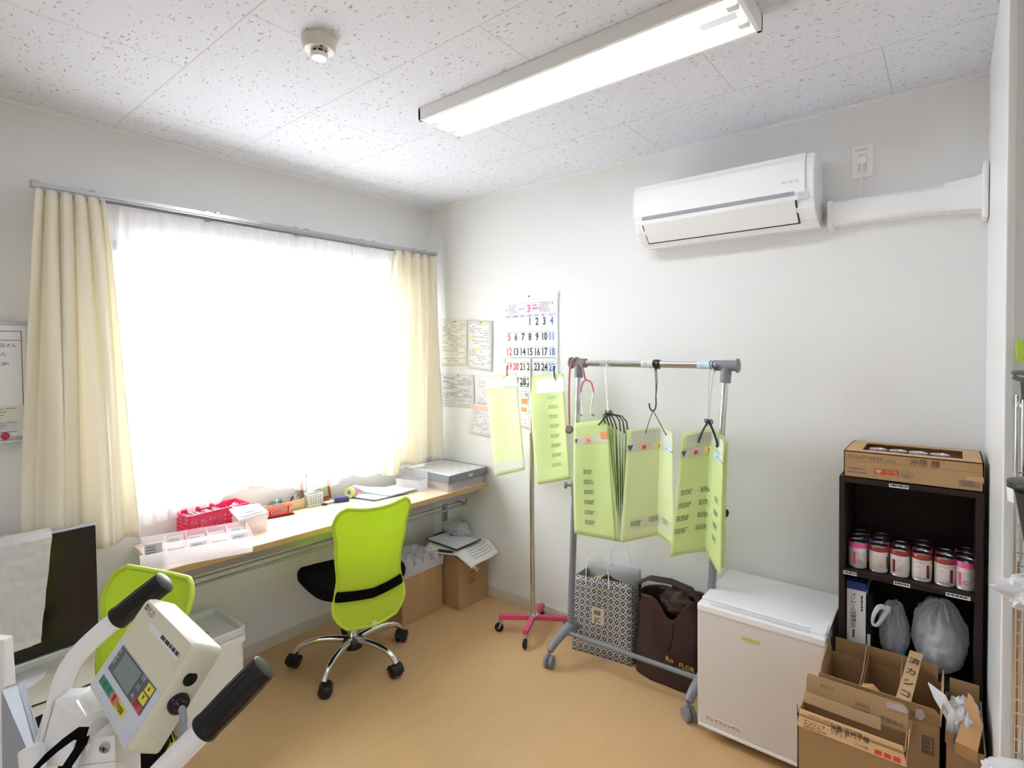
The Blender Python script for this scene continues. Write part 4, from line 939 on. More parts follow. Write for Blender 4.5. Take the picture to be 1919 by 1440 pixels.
g = G(); g.tube([(1.148, -.2, 1.462), (1.152, -.207, 1.44), (1.156, -.209, 1.405), (1.165, -.21, 1.385)], lambda s_: .006*(1-s_)+.0012, 6); g.to('cord_tie', M['black'], t, smooth=True)

# ---------------------------------------------------------------- garment rack
rt0, rt1 = V((1.352, -.28, 1.482)), V((2.052, -.28, 1.478)); rb0, rb1 = V((1.287, -.275, .15)), V((1.955, -.245, .15))
t = thing('garment_rack', 'chrome garment rack with grey plastic joints leaning slightly sideways', 'garment rack', (1.6, -.28, 0))
g = G(); g.cyl(rt0+V((-.03, 0, 0)), rt1+V((.03, 0, 0)), .0155, n=20); g.to('top_bar', M['chrome'], t, smooth=True)
for P0, P1, nm in ((rt0, rb0, 'left'), (rt1, rb1, 'right')):
    s_ = -1 if nm == 'left' else 1; d = (P1-P0).normalized(); mid = P0.lerp(P1, .47)
    g = G(); g.cyl(P0, mid+d*.02, .0125, n=18); g.to('upper_post', M['chrome'], t, smooth=True)
    g = G(); g.cyl(mid, P1, .0165, n=18); g.to('lower_post', M['grey'], t, smooth=True)
    g = G(); g.cyl(mid-d*.035, mid+d*.03, .0195, n=18); g.cyl(mid-d*.02, mid-d*.02+V((s_*.035, -.02, 0)), .006); g.lathe([(.012, 0), (.017, .003), (.017, .011), (.012, .014)], mid-d*.02+V((s_*.035, -.02, 0)), (s_, -.5, 0)); g.to('height_knob', M['grey'] if s_ < 0 else M['black'], t, smooth=True)
    g = G(); g.cyl(P0+V((-.04, 0, 0)), P0+V((.04, 0, 0)), .0225, n=20); g.cyl(P0, P0+d*.07, .0215, n=20); g.lathe([(.0, 0), (.029, .001), (.029, .008), (.02, .012), (0, .012)], P0+V((s_*.04, 0, 0)), (s_, 0, 0), 24); g.to('corner_joint', M['grey'], t, smooth=True)
    for sy in (-1, 1):
        g = G(); c = P1+V((0, sy*.135, -.072)); fw = V((-.035*1, sy*.135, 0)) if nm == 'left' else V((-.03, sy*.12, 0)); c = P1+fw+V((0, 0, -.07))
        g.tube([P1+V((0, 0, .01)), P1+fw*.35+V((0, 0, -.01)), P1+fw*.75+V((0, 0, -.04)), c+V((0, 0, .0))], lambda s_2: lerp(.026, .018, s_2), 14, 2)
        ft = g.to('foot', M['grey'], t, smooth=True)
        c = V((c.x, c.y, 0)); g = G(); ax_ = V((1, .15, 0)).normalized() if nm == 'left' else V((.55, .83, 0))
        for k in (-1, 1): g.lathe([(0, -.009), (.026, -.009), (.0295, -.006), (.0295, .006), (.026, .009), (0, .009)], c+ax_*.013*k+ZU*.0296, ax_, 22)
        g.cyl(c+ZU*.05, c+ZU*.08, .008); g.to('caster', M['grey'], ft, smooth=True)
g = G(); g.cyl(rb0+V((0, -.03, -.012)), rb1+V((0, -.03, -.012)), .011, n=16); g.to('bottom_bar', M['grey'], t, smooth=True)
g = G(); g.lathe([(.0165, -.028), (.0165, .028)], (1.712, -.28, 1.48), (1, 0, 0), 20, False); g.to('bar_label', M['paper'], t, smooth=True)
g = G(); g.lathe([(.0165, -.04), (.0165, .04)], (1.975, -.28, 1.4785), (1, 0, 0), 20, False); g.to('bar_label', mat('pale_blue_label', (196, 226, 238), .5), t, smooth=True)
g = G(); g.text('休', .02, (1.695, -.2972, 1.472), XR, ZU); g.text('し', .018, (1.95, -.2972, 1.472), XR, ZU); g.to('lettering', M['inkgrey'], t)
# stethoscope hung over the left joint
t = thing('stethoscope', 'pink stethoscope hung over the left corner of the garment rack', 'stethoscope', (1.34, -.28, 1.5))
pts = [at(1067, 796, 'y', -.315), at(1066, 740, 'y', -.318), at(1067, 695, 'y', -.318), at(1071, 676, 'y', -.312), V((1.345, -.27, 1.514)), at(1092, 690, 'y', -.318), at(1097, 712, 'y', -.318)]
g = G(); g.tube(pts, .0048, 10, 2); g.to('tubing', M['steth'], t, smooth=True)
y0 = at(1098, 712, 'y', -.318)
for s_ in (-1, 1):
    e1, e2, e3 = at(1100+s_*11, 728, 'y', -.318), at(1100+s_*10, 750, 'y', -.318), at(1100+s_*7, 770, 'y', -.318)
    g = G(); g.tube([y0, at(1100+s_*8, 716, 'y', -.318), e1, at(1100+s_*12, 736, 'y', -.318)], .0042, 8, 1); g.to('yoke', M['steth'], t, smooth=True)
    g = G(); g.tube([at(1100+s_*12, 734, 'y', -.318), e2, e3, at(1100+s_*9, 777, 'y', -.318)], .002, 8, 1); g.to('ear_tube', M['steel'], t, smooth=True)
    c = at(1100+s_*11, 778, 'y', -.318); g = G(); g.lathe([(0, -.008), (.005, -.005), (.006, .002), (.003, .008), (0, .009)], c, (s_, 0, .1), 12); g.to('ear_tip', M['grey'], t, smooth=True)
c = at(1067, 805, 'y', -.318); g = G(); g.lathe([(0, -.006), (.014, -.006), (.021, 0), (.0215, .006), (.017, .009), (0, .0095)], c, (.3, -1, .1), 26); cp = g.to('chest_piece', mat('chest_piece_metal', (128, 122, 116), .35, .8), t, smooth=True)
g = G(); g.lathe([(0, .0095), (.013, .0095), (.013, .011), (0, .0115)], c, (.3, -1, .1), 24); g.to('diaphragm', mat('diaphragm', (170, 164, 158), .3, .6), cp, smooth=True)

# ---------------------------------------------------------------- pocket charts hanging on the rack
def cord(parent, pts, m, r=.0018, name='cord', sm=2): g = G(); g.tube(pts, r, 6, sm); return g.to(name, M[m], parent, smooth=True)
def wrapknot(parent, c, m, r=.019, n=5, seed=1, name='knot'):
    rr = random.Random(seed); g = G()
    for k in range(n):
        x = c[0]-.012+.024*k/max(1, n-1)
        g.tube([V((x+.003*math.sin(a*2+k), c[1]+(r)*math.sin(a), c[2]+(r)*math.cos(a))) for a in [i*PI/6 for i in range(13)]], .0019, 5)
    for k in range(4):
        a = rr.random()*3; g.tube([V(c)+V((0, -r, 0)), V(c)+V((.02*math.cos(a*2), -r-.006, -.01-.02*rr.random())), V(c)+V((.03*math.cos(a*2), -r-.004, -.02*rr.random()+.01))], .001, 4)
    return g.to(name, M[m], parent, smooth=True)
def header(f, t, w0=.04, w1=.99, b0=.10, b1=.17, first=True, orange=False):
    g = G(); patch(g, f, w0, w1, b0, b1, OF, 12); g.to('label_strip', M['strip'], t)
    q = [(.19, .36, 'pinktag', '朝'), (.42, .6, 'yeltag', '昼'), (.69, .83, 'bluetag', '夕')] if not orange else [(.3, .5, 'pinktag', '休')]
    for a0, a1, m_, s_ in q:
        g = G(); patch(g, f, a0, a1, b0+.002, b1-.002, OF*1.5, 6); tg = g.to('tag', M[m_], t)
        p = f((a0+a1)/2-.03, b1-.015)+OF*1.9; g = G(); g.text(s_, .018, p, f(a1, b1)-f(a0, b1), f(a0, b0)-f(a0, b1)); g.to('tag_character', M['ink'] if not orange else M['inkred'], tg)
    g = G(); g.face([f(w0+.01, b0+.015)+OF*1.5, f(w0+.1, b0+.012)+OF*1.5, f(w0+.055, b1-.004)+OF*1.5]); g.to('arrow_mark', M['dgrey'], t)
    if not orange: g = G(); patch(g, f, .85, .985, b0+.02, b1-.01, OF*1.5, 4); tg = g.to('tag', M['paper'], t); p = f(.86, b1-.02)+OF*1.9; g = G(); g.text('ねる前', .011, p, f(.95, b1)-f(.85, b1), ZU); g.to('tag_character', M['ink'], tg)
# chart 1: front sheet and a thick fan of folded sheets
t = thing('pocket_chart', 'thick fan of lime pocket sheets hanging nearest the stethoscope', 'pocket chart', (1.52, -.3, 1.2), 'pocket charts on the garment rack')
f = sheetf([(1.362, -.345, 1.195), (1.535, -.335, 1.228), (1.603, -.34, .672), (1.362, -.35, .664)], (0, 0), .008)
f1 = lambda a, b: f(a*(1 if b < .9 else 1), b)
g = G(); g.grid(f, 16, 24); g.to('front_sheet', M['sheet'], t, smooth=True, solid=.0014)
header(f, t, .03, .97, .13, .19, True, True)
g = G(); patch(g, f, .77, .96, .105, .16, OF*1.5); g.to('orange_sticker', M['orange'], t)
g = G()
for k in range(6): smallprint(g, f, .26, .42+.088*k, .22, .04, OF*1.3, k)
g.to('print', M['sheetink'], t)
g = G(); patch(g, f, .05, .95, .885, .888, OF*1.2, 8); g.to('pocket_seam', M['sheetpale'], t)
vd = V((-.50, .866, 0))
for k in range(9):
    tx = 1.535+.0125*k; bx = 1.578+.0045*k; ty = -.335+.006*k
    P = [V((tx, ty, 1.222-.004*k)), V((tx, ty, 1.215-.008*k))+vd*.14+V((.006*k-.02, 0, -.03)), V((bx, ty, .70))+vd*.12, V((bx, ty-.01, .672+.006*k))]
    g = G(); g.grid(sheetf(P, (0, 0), .004*(1 if k % 2 else -1)), 6, 14); g.to('folded_sheet', M['sheet'], t, smooth=True, solid=.0014)
kn = at(1139, 775, 'y', -.33); 
for k in range(7):
    x = 1.528+.016*k; cord(t, [kn+V((.002*k-.006, 0, 0)), V((x-.015+.012*(k > 3), -.34+.004*k, 1.24)), V((x, -.338+.006*k, 1.205-.008*k))], 'black', .003, 'cord_tie', 1)
cord(t, [kn, at(1128, 790, 'y', -.345), at(1121, 797, 'y', -.347)], 'black', .004, 'cord_tie', 1)
wrapknot(t, (kn.x, kn.y+.01, kn.z), 'black', .012, 5, 3)
for s_ in (0, 1): cord(t, [V((1.505, -.297, 1.47)), V((1.515+.006*s_, -.312, 1.38)), kn+V((.004*s_, 0, 0))], 'white', .0016, 'hanging_cord', 1)
wrapknot(t, (1.502, -.28, 1.482), 'white', .0175, 2, 5)
# chart 2: single sheet folded in a V, hung on a black hook
t = thing('pocket_chart', 'single lime pocket sheet creased in a V, hanging mid-rack on a black hook', 'pocket chart', (1.75, -.3, 1.2), 'pocket charts on the garment rack')
def fold(tl, tm, tr, bl, bm, br, bow=.004):
    tl, tm, tr, bl, bm, br = map(V, (tl, tm, tr, bl, bm, br))
    def f(a, b):
        q = tl.lerp(tm, a*2) if a < .5 else tm.lerp(tr, a*2-1); r_ = bl.lerp(bm, a*2) if a < .5 else bm.lerp(br, a*2-1)
        return q.lerp(r_, b)+V((0, bow*math.sin(b*5+a*3), 0))
    return f
f = fold((1.64, -.345, 1.188), (1.765, -.28, 1.205), (1.852, -.345, 1.195), (1.607, -.345, .672), (1.755, -.28, .72), (1.86, -.345, .70))
g = G(); g.grid(f, 20, 24); g.to('sheet', mat('lime_vinyl_light', (238, 247, 200), .45, transl=.4, alpha=.9), t, smooth=True, solid=.0014)
g = G(); patch(g, f, .08, .97, .02, .13, OF*.8, 12); g.to('header_strip', M['strip'], t)
header(f, t, .01, .99, .13, .20)
g = G()
for k, a in enumerate((.13, .38, .65)): smallprint(g, f, a, .83-.012*k, .16, .05, OF*1.3, k)
g.to('print', M['sheetink'], t)
g = G(); patch(g, f, .1, .92, .80, .91, OF*.7, 12); g.to('label_strip', M['clear'], t)
hk = at(1224, 765, 'y', -.315); top = V((1.753, -.28, 1.483))
for s_ in (-1, 1): cord(t, [top+V((.004*s_, -.016, 0)), top+V((.012+.003*s_, -.03, -.08)), hk+V((.012, 0, .035))], 'black', .0022, 'hanging_cord', 1)
cord(t, [hk+V((.013, 0, .045)), hk+V((.014, 0, .01)), hk+V((.006, 0, -.012)), hk+V((-.008, 0, -.012)), hk+V((-.017, 0, .0)), hk+V((-.018, 0, .02))], 'black', .0035, 'hook', 2)
for u_ in (.29, .76): cord(t, [hk+V((0, 0, -.012)), hk.lerp(f(u_, .05), .5)+V((0, -.006, 0)), f(u_, .05)+V((0, -.004, 0))], 'black', .0018, 'hanging_cord', 1)
wrapknot(t, (1.755, -.28, 1.48), 'black', .0195, 6, 8)
# chart 3: double sheet creased, in front of the right post
t = thing('pocket_chart', 'lime pocket sheets hanging before the right post, lowest corner above the fridge', 'pocket chart', (1.97, -.3, 1.2), 'pocket charts on the garment rack')
f2 = fold((1.885, -.325, 1.19), (1.99, -.295, 1.222), (2.075, -.33, 1.185), (1.835, -.325, .66), (1.97, -.295, .70), (2.06, -.335, .66))
g = G(); g.grid(f2, 20, 20); g.to('rear_sheet', M['sheetpale'], t, smooth=True, solid=.0014)
f = fold((1.895, -.36, 1.188), (1.995, -.31, 1.212), (2.07, -.36, 1.182), (1.846, -.36, .668), (1.975, -.31, .712), (2.058, -.375, .638))
g = G(); g.grid(f, 20, 24); g.to('front_sheet', M['sheet'], t, smooth=True, solid=.0014)
header(f, t, .02, .97, .12, .19)
g = G(); patch(g, f, .1, .95, .01, .11, OF*.7, 12); g.to('header_strip', M['strip'], t)
g = G()
for k in range(4):
    for a in (.08, .4, .76): smallprint(g, f, a-.015*k, .46+.105*k, .2 if a < .7 else .12, .045, OF*1.3, k*3+int(a*10))
g.to('print', M['sheetink'], t)
g = G()
for k in range(4): patch(g, f, .33, .37, .5+.105*k, .512+.105*k, OF*1.6, 2); patch(g, f, .62, .66, .52+.105*k, .53+.105*k, OF*1.6, 2)
g.to('pill_glints', M['paper'], t)
g = G(); patch(g, f, .0, 1, .905, .91, OF*1.2, 10); g.to('pocket_seam', M['sheetpale'], t)
kn = at(1328, 790, 'y', -.345)
for u_ in (.33, .78): cord(t, [kn, kn.lerp(f(u_, .03), .5)+V((0, -.004, .004)), f(u_, .05)+V((0, -.006, 0)), f(u_-.02, .085)+V((0, -.006, 0))], 'black', .0048, 'cord_tie', 1)
wrapknot(t, (kn.x, kn.y, kn.z), 'black', .008, 4, 13)
for s_ in (-1, 1): cord(t, [V((2.0+.008*s_, -.297, 1.47)), V((1.998+.005*s_, -.318, 1.36)), kn], 'lgrey', .0016, 'hanging_cord', 1)
wrapknot(t, (2.003, -.28, 1.479), 'black', .018, 3, 15)

# ---------------------------------------------------------------- patterned paper bag, brown cloth bag
def damask(name):
    m = bpy.data.materials.new(name); m.use_nodes = True; tr_ = m.node_tree; n = tr_.nodes; p = n['Principled BSDF']; L = tr_.links.new
    uvn = n.new('ShaderNodeUVMap'); uvn.uv_map = 'UVMap'
    def math_(op, a, b=None):
        q = n.new('ShaderNodeMath'); q.operation = op
        for i, v_ in enumerate((a, b)):
            if v_ is None: continue
            if isinstance(v_, (int, float)): q.inputs[i].default_value = v_
            else: L(v_, q.inputs[i])
        return q.outputs[0]
    sp = n.new('ShaderNodeSeparateXYZ'); L(uvn.outputs[0], sp.inputs[0])
    S_ = 31
    u = math_('SUBTRACT', math_('FRACT', math_('MULTIPLY', sp.outputs[0], S_)), .5); v_ = math_('SUBTRACT', math_('FRACT', math_('MULTIPLY', sp.outputs[1], S_)), .5)
    r = math_('SQRT', math_('ADD', math_('MULTIPLY', u, u), math_('MULTIPLY', v_, v_)))
    ring = math_('LESS_THAN', math_('ABSOLUTE', math_('SUBTRACT', r, .33)), .07)
    dot = math_('LESS_THAN', r, .13); dot2 = math_('LESS_THAN', r, .05)
    au, av = math_('ABSOLUTE', u), math_('ABSOLUTE', v_)
    dia = math_('GREATER_THAN', math_('ADD', au, av), .84)
    edge = math_('MULTIPLY', math_('GREATER_THAN', math_('MAXIMUM', au, av), .46), math_('LESS_THAN', math_('MINIMUM', au, av), .2))
    w_ = math_('MAXIMUM', math_('MAXIMUM', ring, math_('SUBTRACT', dot, dot2)), math_('MAXIMUM', dia, edge))
    mx = n.new('ShaderNodeMix'); mx.data_type = 'RGBA'; mx.inputs[6].default_value = (*lin((30, 34, 42)), 1); mx.inputs[7].default_value = (*lin((224, 224, 226)), 1); L(w_, mx.inputs[0])
    L(mx.outputs[2], p.inputs['Base Color']); p.inputs['Roughness'].default_value = .5; return m
M['damask'] = damask('navy_white_pattern')
def uvwall(pts_lo, pts_hi, name, m, parent, sub=12, off=0, wob=.004):
    """strip of panels with UVs in metres"""
    me = bpy.data.meshes.new(name); vs, fs, uv = [], [], []; L = 0
    for i in range(len(pts_lo)-1):
        a, b, c, d = map(V, (pts_lo[i], pts_lo[i+1], pts_hi[i+1], pts_hi[i])); w_ = (b-a).length; base = len(vs); n_ = (b-a).cross(d-a).normalized()
        for jj in range(sub+1):
            for ii in range(sub+1):
                u, v_ = ii/sub, jj/sub; p = a.lerp(b, u).lerp(d.lerp(c, u), v_)
                vs.append(p+n_*(wob*noise.noise(p*9)*math.sin(u*PI))); uv.append((L+u*w_, v_*(d-a).length))
        for jj in range(sub):
            for ii in range(sub): q = base+jj*(sub+1)+ii; fs.append((q, q+1, q+sub+2, q+sub+1))
        L += w_
    me.from_pydata([tuple(v) for v in vs], [], fs); ul = me.uv_layers.new(name='UVMap')
    for lp in me.loops: ul.data[lp.index].uv = uv[lp.vertex_index]
    me.materials.append(m); me.shade_smooth(); o = bpy.data.objects.new(name, me); S.collection.objects.link(o)
    o.parent = parent; o.matrix_parent_inverse = Matrix.Translation(parent.location).inverted()
    q = o.modifiers.new('s', 'SOLIDIFY'); q.thickness = .0008; q.offset = -1
    return o
A0, A1 = V((1.252, -.208, .001)), V((1.563, -.165, .001)); bk = V((.012, .115, 0))
T0, T1 = V((1.272, -.195, .392)), V((1.568, -.172, .41))
t = thing('paper_bag', 'navy and white patterned paper bag standing against the back wall', 'paper bag', (A0+A1+bk)/2)
uvwall([A0+bk, A0, A1, A1+bk], [T0+bk*.8+ZU*.012, T0, T1, T1+bk*.8+ZU*.01], 'front_and_sides', M['damask'], t)
uvwall([A1+bk, A0+bk], [T1+bk*.8+ZU*.045, T0+bk*.8+ZU*.045], 'back_panel', mat('bag_inside_grey', (176, 178, 182), .7), t, wob=.012)
g = G(); g.prism([A0, A1, A1+bk, A0+bk], (0, 0, .001)); g.to('bag_bottom', M['damask'], t)
g = G(); 
for off, x0_, x1_ in ((V((0, -.002, 0)), 1.338, 1.42),): pass
ha, hb = T0.lerp(T1, .2), T0.lerp(T1, .62)
g.tube([ha+V((0, -.003, -.03)), ha+V((.0, -.004, .02)), ha+V((.01, -.006, .09)), ha.lerp(hb, .5)+V((0, -.008, .125)), hb+V((-.01, -.006, .08)), hb+V((0, -.004, .01)), hb+V((0, -.003, -.04))], .0028, 8, 2); g.to('handle', M['white'], t, smooth=True)
g = G(); ha, hb = T0.lerp(T1, .45)+bk*.8, T0.lerp(T1, .82)+bk*.8
g.tube([ha+V((0, 0, .04)), ha+V((.0, 0, .10)), ha+V((.02, 0, .155)), ha.lerp(hb, .6)+V((0, 0, .17)), hb+V((-.01, 0, .13)), hb+V((0, 0, .05))], .0028, 8, 2); g.to('handle', M['white'], t, smooth=True)
fu, fn = (A1-A0).normalized(), (A1-A0).cross(ZU).normalized()
p = A0.lerp(T0, .42).lerp(A1.lerp(T1, .42), .34)+fn*.006; g = G(); g.prism([p, p+fu*.066, p+fu*.066+ZU*.085, p+ZU*.085], fn*.001); lb = g.to('shop_label', mat('cream_label', (214, 204, 188), .6), t)
g = G(); g.text('88', .036, p+fn*.0014+fu*.012+ZU*.047, fu, ZU); g.text('JC', .036, p+fn*.0014+fu*.014+ZU*.01, fu, ZU); g.to('label_lettering', M['black'], lb)
g = G(); blob(g, (A0+A1+bk)/2+ZU*.30, (.11, .04, .09), 11, .2, 2.5); o = thing('paper_wrapping', 'crumpled brown and white wrapping inside the patterned bag', 'wrapping', (A0+A1+bk)/2+ZU*.3); g.to('crumpled_paper', M['kraft'], o, smooth=True)
g = G(); c = (A0+A1+bk)/2+ZU*.385; g.ribbon([c+V((-.02, -.02, .0)), c+V((.01, -.02, .02)), c+V((.05, -.01, .0)), c+V((.09, 0, -.01))], (0, .02, .01), .003, (0, 0, 1)); g.to('black_strap', M['black'], o)
# brown cloth bag
t = thing('tote_bag', 'dark brown cloth tote bag with gold lettering beside the patterned bag', 'bag', (1.75, -.13, .0))
def bagf(u, v):
    a = u*2*PI; w_ = lerp(.172, .150, v)*1.0; d = lerp(.085, .075, v)
    c, s_ = math.cos(a), math.sin(a); k = (abs(c)**3+abs(s_)**3)**(-1/3)
    dip = .10*math.exp(-((c*k*w_-(.03))/.05)**2)*(1 if s_ < 0 else .25)*v**4
    z = .002 + v*(.40-dip+ (.02*c))
    x = 1.752+c*k*w_+.012*noise.noise(V((z*8, a, 2))); y = -.118+s_*k*d+.014*noise.noise(V((x*9, z*9, 5)))*(1 if s_ < 0 else .3)
    return V((x, max(-.24, min(-.02, y)), z))
g = G(); g.grid(bagf, 72, 30); g.to('bag_body', M['bag'], t, smooth=True, solid=.003)
g = G(); g.loft([[bagf(i/40, .0)+ZU*0 for i in range(40)], [bagf(i/40, .0).lerp(V((1.752, -.118, .002)), .98) for i in range(40)]], False); g.to('bag_bottom', M['bag'], t)
g = G(); g.ribbon([V((1.62, -.17, .36)), V((1.61, -.165, .43)), V((1.66, -.16, .462)), V((1.76, -.15, .468)), V((1.86, -.16, .458)), V((1.905, -.17, .42)), V((1.90, -.175, .34))], (0, .032, .012), .004, (0, 0, 1)); g.to('handle', M['bag'], t, smooth=True)
g = G(); g.tube([V((1.70, -.2075, .335)), V((1.70, -.212, .25)), V((1.735, -.216, .17)), V((1.77, -.216, .16)), V((1.79, -.213, .22)), V((1.795, -.209, .30))], .003, 6, 2); g.to('drawstring', M['black'], t, smooth=True)
g = G(); g.text('Ro', .034, V((1.762, -.2195, .128)), V((1, -.0, 0)), ZU); g.text('FLOR', .030, V((1.825, -.2195, .122)), V((1, 0, -.04)), ZU); g.to('gold_lettering', mat('gold_print', (206, 170, 90), .4), t)
o = thing('folded_cloth', 'brown cloth and dark folder stuffed in the tote bag', 'cloth', (1.78, -.12, .3)); g = G(); blob(g, (1.80, -.125, .365), (.09, .045, .065), 21, .3, 2.5); g.to('cloth', M['bag'], o, smooth=True)
g = G(); g.prism([V((1.67, -.1, .22)), V((1.76, -.13, .22)), V((1.755, -.13, .415)), V((1.68, -.1, .40))], (.004, .01, 0)); g.to('dark_folder', mat('navy_black', (22, 26, 34), .5), o)

# ---------------------------------------------------------------- small refrigerator
fx0, fx1, fy0, fy1, fz0, fz1 = 1.982, 2.432, -.42, -.015, .045, .535
t = thing('refrigerator', 'small white refrigerator with a rental sticker, beside the dark bookcase', 'refrigerator', ((fx0+fx1)/2, -.2, 0))
g = G(); g.box((fx0+.004, fy0+.05, fz0), (fx1-.004, fy1, fz1-.006)); g.to('cabinet', M['enamel'], t, bevel=.004)
g = G(); g.box((fx0, fy0+.052, fz1-.006), (fx1, fy1, fz1+.004)); g.to('top_plate', M['gloss'], t, bevel=.003)
g = G(); g.box((fx0, fy0, fz0+.004), (fx1, fy0+.046, fz1-.022)); dr = g.to('door', M['fridge'], t, bevel=.006, seg=3)
g = G(); g.box((fx0, fy0-.004, fz1-.03), (fx1, fy0+.046, fz1)); g.to('door_handle_strip', M['gloss'], dr, bevel=.006)
g = G(); g.box((fx0+.05, fy0+.008, fz1-.0005), (fx1-.05, fy0+.028, fz1+.0012)); g.to('grip_groove', mat('pale_groove', (206, 206, 214), .4), dr)
g = G(); g.box((fx0+.003, fy0-.003, fz0-.004), (fx1-.003, fy0+.04, fz0+.008)); g.to('door_foot_strip', M['gloss'], dr, bevel=.002)
g = G(); g.box((fx0+.006, fy0+.046, fz0+.01), (fx1-.006, fy0+.051, fz1-.02)); g.to('door_gasket', M['dgrey'], t)
g = G(); g.prism([(fx1-.055, fy0+.02, fz1+.001), (fx1-.004, fy0+.02, fz1+.001), (fx1-.004, fy0+.1, fz1+.004), (fx1-.04, fy0+.09, fz1+.004)], (0, 0, .006)); g.to('hinge_cover', M['gloss'], t, bevel=.002)
for x in (fx0+.03, fx1-.06):
    for y in (fy0+.08, fy1-.05): g = G(); g.cyl((x+.015, y, 0), (x+.015, y, fz0), .016); g.to('foot', M['black'], t)
g = G(); g.box((fx0+.17, fy0-.0015, fz1-.096), (fx0+.232, fy0+.002, fz1-.078)); bd = g.to('brand_badge', mat('gold_badge', (214, 204, 130), .35), dr, bevel=.004, seg=3)
g = G(); g.lines((fx0+.183, fy0-.0022, fz1-.09), XR, ZU, .036, .006, 1); g.to('badge_lettering', M['inkgrey'], bd)
g = G(); g.box((fx0+.03, fy0-.0012, fz0+.03), (fx0+.17, fy0+.001, fz0+.05)); st = g.to('rental_sticker', mat('sticker_pinkish', (232, 222, 220), .5), dr)
g = G(); g.text('グレイスレンタル', .0165, (fx0+.034, fy0-.0018, fz0+.034), XR, ZU); g.to('sticker_lettering', M['dgrey'], st)

# ---------------------------------------------------------------- dark bookcase, cans, carton
sx0, sx1, sd, sh = 2.452, 2.846, -.29, 1.085
t = thing('bookcase', 'narrow dark wood bookcase in the corner by the side wall', 'bookcase', ((sx0+sx1)/2, -.145, 0))
for x in (sx0, sx1-.018): g = G(); g.box((x, sd, 0), (x+.018, -.012, sh)); g.to('side_panel', M['darkwood'], t, bevel=.001)
for z, nm in ((sh-.02, 'top_board'), (.731, 'shelf'), (.40, 'shelf'), (.06, 'shelf')): g = G(); g.box((sx0+.018, sd+.001, z), (sx1-.018, -.012, z+.019)); g.to(nm, M['darkwood'], t, bevel=.001)
g = G(); g.box((sx0, -.012, 0), (sx1, -.006, sh)); g.to('back_panel', M['darkwood'], t)
for x, z, w_, s_ in ((2.60, sh-.012, .055, '高橋・田中様'), (2.466, .738, .042, '沖原様'), (2.615, .738, .046, '飲料在庫'), (2.755, .738, .062, '高橋・佐藤様')):
    g = G(); g.box((x, sd-.0006, z-.006), (x+w_, sd+.001, z+.006)); lb = g.to('name_label', M['paper'], t)
    g = G(); g.lines((x+.003, sd-.0011, z-.004), XR, ZU, w_*.95, .007, 1, .9, .1, int(x*1000)); g.to('label_lettering', M['ink'], lb)
CW = mat('can_white', (226, 218, 212), .3, .2); CM = {'red': mat('can_red', (150, 44, 40), .3), 'pink': mat('can_pink', (222, 88, 150), .3), 'blue': mat('can_blue', (52, 58, 150), .3), 'purple': mat('can_purple', (120, 60, 120), .3)}
CMaroon = mat('can_maroon', (120, 26, 36), .3)
